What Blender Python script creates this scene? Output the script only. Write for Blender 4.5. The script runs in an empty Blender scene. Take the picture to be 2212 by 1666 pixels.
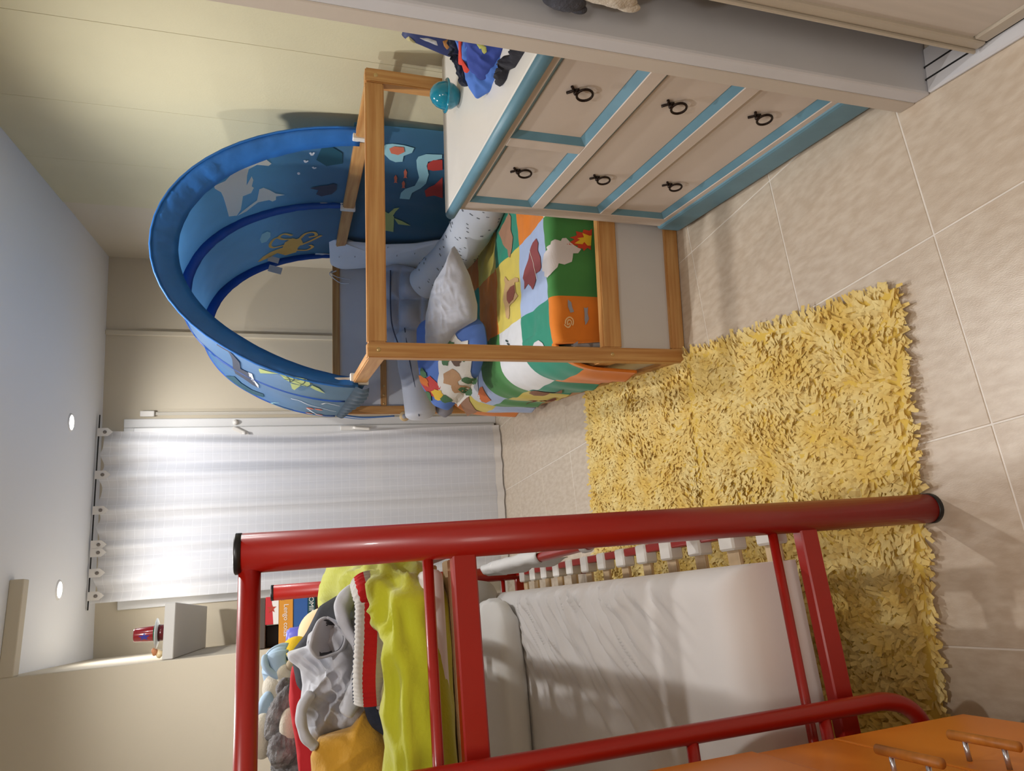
import bpy, bmesh, math, random
from mathutils import Vector, Matrix, noise
from mathutils.geometry import tessellate_polygon
random.seed(7)
SC = bpy.context.scene
COL = SC.collection
R = math.radians
PI = math.pi

# ------------------------------------------------------------ camera, world, lights, exposure
cam_d = bpy.data.cameras.new('camera'); cam = bpy.data.objects.new('camera', cam_d); COL.objects.link(cam)
PITCH, ROLL, YAW, CAM_H = R(17.74), R(.27), R(-7.5), 1.385
_cp, _sp, _cr, _sr, _cy, _sy = math.cos(PITCH), math.sin(PITCH), math.cos(ROLL), math.sin(ROLL), math.cos(YAW), math.sin(YAW)
_M = Matrix(((1, 0, 0), (0, -_sp, -_cp), (0, _cp, -_sp)))
_Z = Matrix(((_cr, -_sr, 0), (_sr, _cr, 0), (0, 0, 1)))
_W = Matrix(((_cy, _sy, 0), (-_sy, _cy, 0), (0, 0, 1)))
_RT = (_Z @ _M @ _W).transposed()
_right, _down, _fwd = _RT @ Vector((1, 0, 0)), _RT @ Vector((0, 1, 0)), _RT @ Vector((0, 0, 1))
# the phone was held upright and the picture is stored lying on its side: picture-right is down in the room
_rot = Matrix((_down, _right, -_fwd)).transposed().to_4x4()
cam.matrix_world = Matrix.Translation((0, 0, CAM_H)) @ _rot
cam_d.sensor_fit = 'HORIZONTAL'; cam_d.sensor_width = 36; cam_d.lens = 36 * 1472 / 2212; cam_d.clip_start = .02
SC.camera = cam

wd = bpy.data.worlds.new('world'); SC.world = wd; wd.use_nodes = True
wd.node_tree.nodes['Background'].inputs[0].default_value = (.55, .6, .7, 1)
wd.node_tree.nodes['Background'].inputs[1].default_value = .05

SPOTS = [(.333, 4.10, 13.5), (-.51, 4.03, 13.5), (.55, 2.55, 26), (-.35, 2.45, 25), (.1, .55, 13)]  # last entry is an unseen fill spot added near the camera
def lamp(name, loc, power, rad=.03, col=(1, .985, .965), cone=168):
    l = bpy.data.lights.new(name, 'SPOT'); l.energy = power; l.color = col; l.shadow_soft_size = rad
    l.spot_size = R(cone); l.spot_blend = .75
    o = bpy.data.objects.new(name, l); COL.objects.link(o); o.location = loc
    return o
for i, (x, y, p) in enumerate(SPOTS):
    lamp('downlight_beam', (x, y, 2.475), p)
# unseen fill light added behind the photographer to brighten the near side
hl = bpy.data.lights.new('fill_light', 'AREA'); hl.energy = 8; hl.color = (1, .95, .9); hl.shape = 'DISK'; hl.size = .9
ho = bpy.data.objects.new('fill_light', hl); COL.objects.link(ho); ho.location = (-.2, -1.0, 2.43)

SC.view_settings.view_transform = 'Standard'; SC.view_settings.look = 'None'
SC.view_settings.exposure = 1.0; SC.view_settings.gamma = 1
SC.view_settings.use_curve_mapping = False

# ------------------------------------------------------------ materials
def lin(c):
    c = c / 255
    return c / 12.92 if c <= .04045 else ((c + .055) / 1.055) ** 2.4
def rgb(r, g, b): return (lin(r), lin(g), lin(b), 1)
MATS = {}
def mat(name, col, rough=.6, metal=0, var=0, vscale=8, bump=0, bscale=60, sheen=0, transl=0, coat=0, stretch=None, emit=0, spec=.5, attr=False, col2=None, detail=3):
    if name in MATS: return MATS[name]
    m = bpy.data.materials.new(name); m.use_nodes = True; nt = m.node_tree; N = nt.nodes; L = nt.links
    b = N['Principled BSDF']; c = rgb(*col)
    b.inputs['Base Color'].default_value = c; b.inputs['Roughness'].default_value = rough; b.inputs['Metallic'].default_value = metal
    b.inputs['Specular IOR Level'].default_value = spec
    if sheen: b.inputs['Sheen Weight'].default_value = sheen
    if coat: b.inputs['Coat Weight'].default_value = coat; b.inputs['Coat Roughness'].default_value = .08
    tc = N.new('ShaderNodeTexCoord'); mp = N.new('ShaderNodeMapping'); L.new(tc.outputs['Object'], mp.inputs[0])
    if stretch: mp.inputs['Scale'].default_value = stretch
    src = None
    if attr:
        a = N.new('ShaderNodeAttribute'); a.attribute_name = 'Col'; src = a.outputs['Color']
    if var or col2:
        n = N.new('ShaderNodeTexNoise'); n.inputs['Scale'].default_value = vscale; n.inputs['Detail'].default_value = detail
        L.new(mp.outputs[0], n.inputs['Vector'])
        mx = N.new('ShaderNodeMix'); mx.data_type = 'RGBA'
        d = rgb(*col2) if col2 else tuple(x * (1 - var) for x in c[:3]) + (1,)
        rp = N.new('ShaderNodeMapRange'); rp.inputs[1].default_value = .35; rp.inputs[2].default_value = .65
        L.new(n.outputs[0], rp.inputs[0]); L.new(rp.outputs[0], mx.inputs[0])
        mx.inputs[6].default_value = c; mx.inputs[7].default_value = d
        if src:
            mm = N.new('ShaderNodeMix'); mm.data_type = 'RGBA'; mm.blend_type = 'MULTIPLY'; mm.inputs[0].default_value = 1
            mx.inputs[6].default_value = (1, 1, 1, 1); mx.inputs[7].default_value = (1 - var,) * 3 + (1,)
            L.new(src, mm.inputs[6]); L.new(mx.outputs[2], mm.inputs[7]); src = mm.outputs[2]
        else: src = mx.outputs[2]
    if src: L.new(src, b.inputs['Base Color'])
    if bump:
        n2 = N.new('ShaderNodeTexNoise'); n2.inputs['Scale'].default_value = bscale; n2.inputs['Detail'].default_value = 4
        L.new(mp.outputs[0], n2.inputs['Vector'])
        bp = N.new('ShaderNodeBump'); bp.inputs['Strength'].default_value = bump; bp.inputs['Distance'].default_value = .004
        L.new(n2.outputs[0], bp.inputs['Height']); L.new(bp.outputs[0], b.inputs['Normal'])
    if emit:
        b.inputs['Emission Color'].default_value = c; b.inputs['Emission Strength'].default_value = emit
    if transl:
        t = N.new('ShaderNodeBsdfTranslucent'); t.inputs[0].default_value = c
        if src: L.new(src, t.inputs[0])
        ms = N.new('ShaderNodeMixShader'); ms.inputs[0].default_value = transl
        L.new(b.outputs[0], ms.inputs[1]); L.new(t.outputs[0], ms.inputs[2]); L.new(ms.outputs[0], N['Material Output'].inputs[0])
    MATS[name] = m
    return m

M_tile = mat('beige_stone_tile', (208, 194, 176), .30, bump=.10, bscale=40, stretch=(11, 4, 4), col2=(194, 177, 157), vscale=5, detail=11)
M_grout = mat('pale_grout', (232, 224, 214), .4, var=.1)
M_wallpaper = mat('cream_wallpaper', (204, 197, 166), .8, var=.05, vscale=3, bump=.12, bscale=160)
M_wall = mat('beige_paint', (206, 196, 176), .85, var=.03, vscale=2, bump=.05, bscale=90)
M_wall2 = mat('pale_plaster', (202, 192, 180), .8, var=.06, vscale=4, bump=.08, bscale=60)
M_wallgrey = mat('greyish_white_paint', (206, 206, 210), .6, var=.04)
M_ceil = mat('white_ceiling', (232, 233, 236), .9, bump=.03, bscale=80)
M_white = mat('white_lacquer', (226, 226, 226), .35)
M_whiteplastic = mat('white_plastic', (228, 224, 218), .4)
M_pine = mat('pine', (206, 158, 98), .42, bump=.05, bscale=30, stretch=(.7, 14, 14), col2=(184, 128, 70), vscale=5, detail=5)
M_panelw = mat('white_board', (206, 202, 200), .5, var=.02)
M_red = mat('red_enamel', (158, 22, 10), .36, coat=.12, var=.06)
M_black = mat('black_plastic', (22, 22, 24), .4)
M_slat = mat('birch_slat', (214, 186, 146), .5, var=.12, stretch=(1, 10, 10))
M_sheet = mat('white_sheet', (226, 222, 220), .85, bump=.05, bscale=120, sheen=.2)
M_blanket = mat('lime_blanket', (184, 187, 26), .9, var=.08, bump=.25, bscale=140, sheen=.4)
M_yel = mat('yellow_cloth_strips', (240, 219, 152), .85, col2=(231, 198, 106), vscale=9, sheen=.1, transl=.12)
M_yelbase = mat('yellow_rug_backing', (220, 186, 84), .9, var=.1)
M_chest = mat('cream_chest_paint', (208, 195, 184), .5, var=.04, vscale=3, bump=.04, bscale=50)
M_chesttop = mat('white_chest_top', (220, 216, 210), .35, var=.02)
M_blue = mat('blue_chest_paint', (100, 143, 162), .45, var=.14, vscale=10, bump=.06, bscale=40)
M_iron = mat('dark_iron', (44, 32, 26), .35, metal=.7)
M_teal = mat('teal_plastic', (12, 128, 156), .12, coat=.5)
M_orange = mat('orange_laminate', (230, 136, 36), .35, var=.03)
M_handlewood = mat('handle_wood', (188, 118, 44), .45, var=.2, stretch=(1, 12, 12))
M_steel = mat('brushed_steel', (190, 190, 195), .3, metal=.9)
M_alu = mat('beige_profile', (186, 176, 160), .45, var=.04)
M_doorleaf = mat('pale_wood_leaf', (206, 197, 187), .5, stretch=(8, 8, .8), var=.08, vscale=6)

# ------------------------------------------------------------ geometry helpers
FRAMES = {}                                   # things whose parts are written in the thing's own axes
def wm(o):
    m = Matrix.LocRotScale(o.location, o.rotation_euler, o.scale)
    return wm(o.parent) @ o.matrix_parent_inverse @ m if o.parent else m
def link(o, parent=None):
    COL.objects.link(o)
    if parent:
        top = parent
        while top.parent: top = top.parent
        o.parent = parent; o.matrix_parent_inverse = wm(parent).inverted() @ FRAMES.get(top.name, Matrix.Identity(4))
    return o
def mesh_obj(name, verts, faces, m, parent=None, smooth=True, mats=None, mi=None, mod=None):
    me = bpy.data.meshes.new(name); me.from_pydata([tuple(v) for v in verts], [], faces)
    for x in (mats or [m]): me.materials.append(x)
    if mi: me.polygons.foreach_set('material_index', mi)
    if smooth: me.polygons.foreach_set('use_smooth', [True] * len(me.polygons))
    me.update()
    return link(bpy.data.objects.new(name, me), parent)
def bm_obj(name, bm, m, parent=None, smooth=False, loc=None, rot=None):
    me = bpy.data.meshes.new(name); bm.to_mesh(me); bm.free(); me.materials.append(m)
    if smooth: me.polygons.foreach_set('use_smooth', [True] * len(me.polygons))
    o = link(bpy.data.objects.new(name, me), parent)
    if loc is not None: o.location = loc
    if rot is not None: o.rotation_euler = rot
    return o
def box(name, lo, hi, m, parent=None, bev=.003, seg=1, rotz=0, smooth=False):
    """bevelled box between two corners, origin at its centre"""
    lo, hi = Vector(lo), Vector(hi); c = (lo + hi) / 2; s = hi - lo
    bm = bmesh.new(); bmesh.ops.create_cube(bm, size=1)
    for v in bm.verts: v.co = Vector((v.co.x * s.x, v.co.y * s.y, v.co.z * s.z))
    if bev: bmesh.ops.bevel(bm, geom=bm.edges[:], offset=min(bev, min(s) * .45), segments=seg, affect='EDGES', profile=.6)
    return bm_obj(name, bm, m, parent, smooth, c, (0, 0, rotz))
def beam(name, p0, p1, w, h, m, parent=None, bev=.004):
    """bar whose local x runs along its length (so the grain does too)"""
    p0, p1 = Vector(p0), Vector(p1); d = p1 - p0
    bm = bmesh.new(); bmesh.ops.create_cube(bm, size=1)
    for v in bm.verts: v.co = Vector((v.co.x * d.length, v.co.y * w, v.co.z * h))
    bmesh.ops.bevel(bm, geom=bm.edges[:], offset=bev, segments=2, affect='EDGES')
    o = bm_obj(name, bm, m, parent, False, (p0 + p1) / 2)
    x = d.normalized(); up = Vector((0, 0, 1)) if abs(x.z) < .9 else Vector((0, 1, 0))
    y = up.cross(x).normalized(); z = x.cross(y)
    o.rotation_euler = Matrix((x, y, z)).transposed().to_euler()
    return o
def spline(pts, n):
    """Catmull-Rom through pts"""
    P = [Vector(p) for p in pts]; out = []
    if len(P) == 2: return [P[0].lerp(P[1], i / n) for i in range(n + 1)]
    E = [P[0] * 2 - P[1]] + P + [P[-1] * 2 - P[-2]]
    k = len(P) - 1
    for i in range(k):
        a, b, c, d = E[i:i + 4]; m = max(2, n // k)
        for j in range(m):
            t = j / m
            out.append(.5 * ((2 * b) + (c - a) * t + (2 * a - 5 * b + 4 * c - d) * t * t + (3 * b - a - 3 * c + d) * t ** 3))
    out.append(P[-1]); return out
def tube_data(path, rad, seg=12, round_end=False, flat=1, fold=0, ffreq=20, seed=0, ribs=None):
    path = [Vector(p) for p in path]; n = len(path)
    if not callable(rad): r0 = rad; rad = lambda t: r0
    V, F = [], []
    up = Vector((0, 0, 1)); t0 = (path[1] - path[0]).normalized()
    if abs(t0.z) > .9: up = Vector((0, 1, 0))
    side = t0.cross(up).normalized()
    for i, p in enumerate(path):
        t = (path[min(i + 1, n - 1)] - path[max(i - 1, 0)]).normalized()
        side = (side - t * side.dot(t)).normalized(); nn = side.cross(t)
        f = i / (n - 1); r = rad(f)
        if round_end:
            e = min(f, 1 - f) * (n - 1); k = 3
            if e < k: r *= math.sqrt(max(0.02, 1 - (1 - e / k) ** 2))
        for j in range(seg):
            a = 2 * PI * j / seg; rr = r
            d = side * math.cos(a) + nn * (math.sin(a) * flat)
            if ribs: rr *= 1 + ribs[1] * abs(math.sin(f * ribs[0] * PI))
            if fold: rr += r * fold * noise.noise((p + d * r) * ffreq + Vector((seed, 0, 0)))
            V.append(p + d * rr)
    for i in range(n - 1):
        for j in range(seg):
            a, b = i * seg + j, i * seg + (j + 1) % seg
            F.append((a, b, b + seg, a + seg))
    F.append(tuple(range(seg - 1, -1, -1))); F.append(tuple(range((n - 1) * seg, n * seg)))
    return V, F
def tube(name, pts, rad, m, parent=None, n=24, seg=12, smooth_path=True, **k):
    path = spline(pts, n) if smooth_path else [Vector(p) for p in pts]
    V, F = tube_data(path, rad, seg, **k)
    return mesh_obj(name, V, F, m, parent)
def lathe(name, prof, m, parent=None, loc=(0, 0, 0), seg=24, rot=None, mats=None, mi_of=None):
    V, F, MI = [], [], []
    for r, z in prof:
        for j in range(seg): a = 2 * PI * j / seg; V.append((r * math.cos(a), r * math.sin(a), z))
    for i in range(len(prof) - 1):
        for j in range(seg):
            a, b = i * seg + j, i * seg + (j + 1) % seg; F.append((a, b, b + seg, a + seg)); MI.append(mi_of(i, j) if mi_of else 0)
    o = mesh_obj(name, V, F, m, parent, mats=mats, mi=MI if mi_of else None); o.location = loc
    if rot: o.rotation_euler = rot
    return o
def fbm(p, s=0):
    return noise.noise(p + Vector((s, s * .7, 0))) + .5 * noise.noise(p * 2.1 + Vector((s, 3, 0))) + .25 * noise.noise(p * 4.3 + Vector((0, s, 5)))
def blob(name, c, r, m, parent=None, rot=(0, 0, 0), e=1.0, fold=0, ffreq=8, seed=0, nu=28, nv=18, fine=0):
    """soft ellipsoid (e<1 squarer) with cloth-like relief"""
    V, F = [], []; r = Vector(r)
    def sg(x): return math.copysign(abs(x) ** e, x)
    for i in range(nv + 1):
        p = -PI / 2 + PI * i / nv
        for j in range(nu):
            a = 2 * PI * j / nu
            d = Vector((sg(math.cos(p)) * sg(math.cos(a)), sg(math.cos(p)) * sg(math.sin(a)), sg(math.sin(p))))
            q = Vector((d.x * r.x, d.y * r.y, d.z * r.z)); k = 1
            if fold: k += fold * fbm(q * ffreq, seed)
            if fine: k += fine * noise.noise(q * 140 + Vector((seed, 0, 0)))
            V.append(q * k)
    for i in range(nv):
        for j in range(nu):
            a, b = i * nu + j, i * nu + (j + 1) % nu; F.append((a, b, b + nu, a + nu))
    o = mesh_obj(name, V, F, m, parent); o.location = c; o.rotation_euler = rot
    return o
def puff(name, d, T, m, parent=None, fold=0, ffreq=14, seed=0, nb=72, rings=12, back=.6, buttons=(), to_local=None, ridge=0, rdir=0.0, rfreq=20, tuft=None):
    """cushion-like solid filled out from an outline in its own plane"""
    o, n = Vector(d['o']), Vector(d['n']).normalized()
    ex = Vector((0, 0, 1)).cross(n).normalized(); ey = n.cross(ex)
    P = [Vector((a, b, 0)) for a, b in d['p']]
    L = P + P[:1]; seglen = [(L[i + 1] - L[i]).length for i in range(len(P))]; tot = sum(seglen)
    out = []; i = 0; acc = 0
    S = []
    for k in range(nb):
        t = tot * k / nb
        while acc + seglen[i] < t: acc += seglen[i]; i += 1
        S.append(L[i].lerp(L[i + 1], (t - acc) / seglen[i]))
    S = [(S[k - 1] + S[k] * 4 + S[(k + 1) % nb]) / 6 for k in range(nb)]
    c = sum(S, Vector()) / nb
    V, F, MI = [], [], []
    def pt(r, k, side):
        q = c.lerp(S[k], r); h = T * math.sqrt(max(0, 1 - r ** 2.6)) * (1 if side > 0 else -back)
        if side > 0:
            if fold: h += T * fold * fbm(Vector((q.x * ffreq, q.y * ffreq, seed)), seed) * (1 - r ** 6)
            if ridge:
                w = .02 * noise.noise(Vector((q.x * 12, q.y * 12, seed))); ca, sa = math.cos(rdir), math.sin(rdir)
                x_, y_ = (q.x * ca + q.y * sa + w) * rfreq, (-q.x * sa + q.y * ca + w) * rfreq * .3
                v1 = 1 - abs(noise.noise(Vector((x_, y_, seed * 3.1)))) * 2.6; v2 = 1 - abs(noise.noise(Vector((y_ * 5 + 3, x_ * .5, seed)))) * 2.6
                h += T * ridge * (max(-.4, v1) + .6 * max(-.4, v2) - .5) * (1 - r ** 5)
            if tuft: h *= .42 + .58 * (abs(math.sin(PI * (q.x - tuft[2]) / tuft[0])) * abs(math.sin(PI * (q.y - tuft[3]) / tuft[1]))) ** .5
            for bx, by in buttons: h -= T * .75 * math.exp(-((q.x - bx) ** 2 + (q.y - by) ** 2) / .0042)
        return o + ex * q.x + ey * q.y + n * h
    for side in (1, -1):
        base = len(V); V.append(pt(0, 0, side))
        for r in range(1, rings + 1):
            for k in range(nb): V.append(pt(r / rings, k, side))
        for k in range(nb):
            f = (base, base + 1 + k, base + 1 + (k + 1) % nb); F.append(f if side < 0 else f[::-1])
        for r in range(1, rings):
            for k in range(nb):
                a = base + 1 + (r - 1) * nb + k; b = base + 1 + (r - 1) * nb + (k + 1) % nb
                f = (a, a + nb, b + nb, b); F.append(f if side < 0 else f[::-1])
    if to_local: V = [to_local @ v for v in V]
    ob = mesh_obj(name, V, F, m, parent)
    return ob
def sheet(name, fn, nu, nv, m, parent=None, thick=.002, mats=None, mi_fn=None, col_fn=None, uv=False):
    V = [fn(i / nu, j / nv) for j in range(nv + 1) for i in range(nu + 1)]
    F, MI = [], []
    for j in range(nv):
        for i in range(nu):
            a = j * (nu + 1) + i; F.append((a, a + 1, a + nu + 2, a + nu + 1))
            if mi_fn: MI.append(mi_fn((i + .5) / nu, (j + .5) / nv))
    o = mesh_obj(name, V, F, m, parent, mats=mats, mi=MI or None)
    me = o.data
    if col_fn:
        ca = me.color_attributes.new('Col', 'FLOAT_COLOR', 'POINT')
        k = 0
        for j in range(nv + 1):
            for i in range(nu + 1): ca.data[k].color = col_fn(i / nu, j / nv); k += 1
    if uv:
        ul = me.uv_layers.new(name='UVMap')
        for p in me.polygons:
            for li, vi in zip(p.loop_indices, p.vertices): ul.data[li].uv = ((vi % (nu + 1)) / nu, (vi // (nu + 1)) / nv)
    if thick:
        s = o.modifiers.new('cloth', 'SOLIDIFY'); s.thickness = thick; s.offset = 0
    return o
def decal(name, poly, fn, m, parent=None, maxe=.05):
    """flat print that follows a surface: fn maps print coordinates to a point just above it"""
    tri = tessellate_polygon([[Vector((a, b, 0)) for a, b in poly]])
    bm = bmesh.new(); vs = [bm.verts.new((a, b, 0)) for a, b in poly]
    for t in tri:
        try: bm.faces.new([vs[i] for i in t])
        except ValueError: pass
    for _ in range(4):
        es = [e for e in bm.edges if (Vector(fn(*e.verts[0].co[:2])) - Vector(fn(*e.verts[1].co[:2]))).length > maxe]
        if not es: break
        bmesh.ops.subdivide_edges(bm, edges=es, cuts=1); bmesh.ops.triangulate(bm, faces=bm.faces[:])
    for v in bm.verts: v.co = Vector(fn(v.co.x, v.co.y))
    return bm_obj(name, bm, m, parent)
def stroke(name, pts, w, fn, m, parent=None, taper=False):
    """a drawn line on a surface (w in print units, or a pair)"""
    P = spline([(a, b, 0) for a, b in pts], max(10, 6 * len(pts))); n = len(P); V, F = [], []
    wx, wy = w if isinstance(w, tuple) else (w, w)
    for i, p in enumerate(P):
        t = P[min(i + 1, n - 1)] - P[max(i - 1, 0)]; t = Vector((t.x / wx, t.y / wy, 0)).normalized()
        k = .5 * (1 - .7 * i / n if taper else 1)
        nx, ny = -t.y * wx * k, t.x * wy * k
        V += [fn(p.x + nx, p.y + ny), fn(p.x - nx, p.y - ny)]
    for i in range(n - 1): F.append((2 * i, 2 * i + 1, 2 * i + 3, 2 * i + 2))
    return mesh_obj(name, V, F, m, parent, smooth=False)
def text(name, s, size, m, parent, loc, rot, ext=.0006):
    cu = bpy.data.curves.new(name, 'FONT'); cu.body = s; cu.size = size; cu.extrude = ext; cu.align_x = 'LEFT'
    o = bpy.data.objects.new(name, cu); COL.objects.link(o)
    dg = bpy.context.evaluated_depsgraph_get(); me = bpy.data.meshes.new_from_object(o.evaluated_get(dg))
    bpy.data.objects.remove(o); me.materials.clear(); me.materials.append(m)
    q = link(bpy.data.objects.new(name, me), parent); q.location = loc; q.rotation_euler = rot
    return q
def tag(o, label, cat, group=None):
    o['label'] = label; o['category'] = cat
    if group: o['group'] = group
    return o
def thing(name, label, cat, loc=(0, 0, 0), rotz=0, group=None, own=False):
    o = bpy.data.objects.new(name, None); COL.objects.link(o); o.location = loc; o.rotation_euler = (0, 0, rotz); o.empty_display_size = .05
    if own: FRAMES[o.name] = wm(o)
    return tag(o, label, cat, group)
def struct(o): o['kind'] = 'structure'; return o
def copy_tree(o, parent=None):
    c = o.copy(); COL.objects.link(c); c.parent = parent
    for ch in list(o.children): copy_tree(ch, c)
    return c

# ------------------------------------------------------------ measured outlines of prints and soft things
TR_IN={'white_whale':[(27.7,2.698),(29.5,2.775),(26.9,2.849),(28.0,2.863),(31.9,2.827),(35.0,2.843),(36.0,2.895),(36.8,2.985),(34.4,2.915),(34.0,2.955),(34.9,3.013),(34.2,3.036),(35.5,3.082),(38.9,3.083),(40.6,3.231),(42.6,3.284),(46.2,3.243),(46.8,2.995),(47.2,2.941),(49.2,2.881),(49.2,2.856),(44.4,2.863),(42.0,2.837),(40.4,2.794),(37.2,2.78),(34.6,2.787),(31.8,2.732),(29.9,2.699)],
 'ray':[(32.2,3.07),(30.6,3.066),(28.3,3.111),(26.1,3.167),(22.6,3.208),(26.0,3.205),(26.1,3.249),(27.5,3.258),(28.7,3.23),(33.2,3.218),(38.4,3.282),(42.2,3.29),(40.1,3.262),(33.5,3.19),(32.8,3.124)],
 'shell':[(34.7,3.712),(33.4,3.644),(30.8,3.632),(29.5,3.66),(29.7,3.724),(31.8,3.779),(34.2,3.777)],
 'octopus':[(37.2,4.085),(34.2,4.026),(29.9,3.98),(24.4,3.956),(23.3,3.873),(20.0,3.824),(18.2,3.851),(16.3,3.842),(15.1,3.937),(17.2,4.003),(18.1,4.095),(23.1,4.121),(27.0,4.038),(31.2,4.082),(35.6,4.098)],
 'dark_fish':[(13.4,3.164),(10.0,3.143),(7.4,3.138),(5.3,3.118),(3.8,3.128),(3.7,3.189),(5.2,3.242),(8.9,3.269),(10.9,3.242),(10.3,3.192)],
 'seaweed':[(11.8,2.866),(10.4,2.759),(7.1,2.748),(3.6,2.801),(3.0,2.901),(8.2,2.929)],
 'bubble':[(18.2,2.985),(18.0,2.975),(17.5,2.973),(17.1,2.985),(17.2,2.999),(17.8,3.001)]}
TR_INS={'oct1':[(23.8,3.923),(28.7,3.917),(30.3,3.856),(28.4,3.778),(25.5,3.769)],
 'oct2':[(20.9,3.836),(24.2,3.813),(26.0,3.765),(23.6,3.733),(20.0,3.781)],
 'oct3':[(16.8,3.858),(14.1,3.781),(10.6,3.773),(9.6,3.826),(12.7,3.846)],
 'oct4':[(16.2,3.969),(11.7,3.911),(7.3,3.828)],
 'oct5':[(18.1,4.056),(13.3,4.077),(10.7,4.025),(12.0,3.984)],
 'v1':[(14.9,2.669),(14.2,2.692),(13.6,2.675)],
 'v2':[(14.0,2.795),(13.3,2.82),(12.7,2.796)],
 'v3':[(15.8,2.861),(15.3,2.882),(14.6,2.868)],
 'v4':[(12.9,2.932),(12.3,2.949),(11.7,2.939)]}
TR_OUT={'dark_whale':[(132.9,2.945),(135.0,2.825),(138.1,2.804),(139.2,2.84),(139.9,2.966),(141.2,3.088),(140.7,3.259),(144.2,3.247),(145.7,3.406),(145.5,3.613),(146.2,3.733),(143.2,3.737),(138.7,3.669),(134.7,3.668),(136.7,3.408),(137.8,3.131),(138.2,2.914),(135.8,2.929)],
 'belly':[(144.1,3.238),(145.8,3.221),(146.4,3.412),(147.0,3.56),(146.0,3.742),(145.2,3.589),(144.7,3.439)],
 'turtle':[(157.2,2.827),(159.0,2.764),(161.8,2.768),(165.2,2.748),(166.7,2.801),(167.4,2.871),(166.1,2.988),(163.7,3.0),(160.4,2.994),(158.6,2.95)],
 'flip1':[(149.9,2.927),(154.4,2.868),(157.2,2.814),(154.3,2.921),(149.7,3.075),(149.4,3.002)],
 'flip2':[(160.5,3.034),(164.0,3.009),(161.9,3.219),(161.0,3.191)],
 'flip3':[(167.5,2.911),(169.7,2.969),(172.2,3.112),(169.0,3.053),(167.0,2.989)],
 'weed':[(124.5,4.204),(132.1,3.884),(135.4,3.991),(141.3,4.012),(147.6,3.921),(147.6,4.055),(141.0,4.337),(135.8,4.399),(130.8,4.418),(126.2,4.352)]}
TR_OUTS={'c1':[(160.6,3.617),(163.8,3.605),(167.6,3.707),(173.4,3.772),(179.1,3.893)],
 'c2':[(167.2,3.903),(172.5,4.147),(179.7,4.415)],
 'c3':[(167.6,4.161),(173.7,4.441),(180.0,4.482)],
 'c4':[(172.3,3.557),(174.2,3.479),(179.2,3.584)],
 'c5':[(150.9,4.318),(153.3,4.078),(155.1,4.017)],
 'c6':[(151.2,4.418),(155.3,4.463),(161.3,4.516)]}
TR_OUTD=[(168.5,3.881),(168.6,4.171),(172.9,4.23),(171.9,3.86)]
TR_RP={'tentacle':[(2.775,0.773),(2.785,0.842),(2.812,0.871),(2.846,0.874),(2.927,0.857),(3.01,0.833),(3.106,0.837),(3.163,0.874),(3.217,0.887),(3.294,0.882),(3.292,0.833),(3.205,0.834),(3.131,0.805),(3.063,0.791),(2.971,0.795),(2.889,0.82),(2.847,0.821),(2.807,0.767)],
 'jelly':[(2.778,1.029),(2.744,1.021),(2.731,0.994),(2.732,0.947),(2.746,0.9),(2.786,0.903),(2.82,0.934),(2.874,0.931),(2.888,0.96),(2.873,0.987),(2.827,1.017)],
 'jelly_center':[(2.771,1.003),(2.748,0.986),(2.744,0.945),(2.781,0.936),(2.813,0.959),(2.807,0.99)],
 'coral1':[(2.868,0.82),(2.829,0.803),(2.817,0.763),(2.914,0.742),(2.931,0.783),(2.923,0.81)],
 'coral2':[(3.158,0.78),(3.106,0.769),(3.069,0.749),(2.986,0.727),(3.238,0.673),(3.213,0.721),(3.239,0.758)],
 'fish0':[(2.969,0.911),(2.943,0.907),(2.972,0.895),(3.014,0.892),(3.03,0.885),(3.027,0.896),(3.037,0.902),(3.013,0.902)],
 'fish1':[(3.089,0.902),(3.061,0.897),(3.093,0.885),(3.137,0.882),(3.155,0.874),(3.151,0.886),(3.163,0.892),(3.136,0.892)],
 'fish2':[(3.037,0.946),(3.01,0.941),(3.041,0.93),(3.084,0.927),(3.101,0.92),(3.097,0.931),(3.108,0.937),(3.083,0.937)],
 'turtle':[(3.431,0.959),(3.482,0.928),(3.531,0.877),(3.761,0.849),(3.75,0.902),(3.586,0.941)],
 'flip1':[(3.498,0.911),(3.435,0.891),(3.419,0.864),(3.471,0.878),(3.532,0.885)],
 'flip2':[(3.55,0.875),(3.581,0.825),(3.633,0.771),(3.627,0.841)]}
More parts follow.
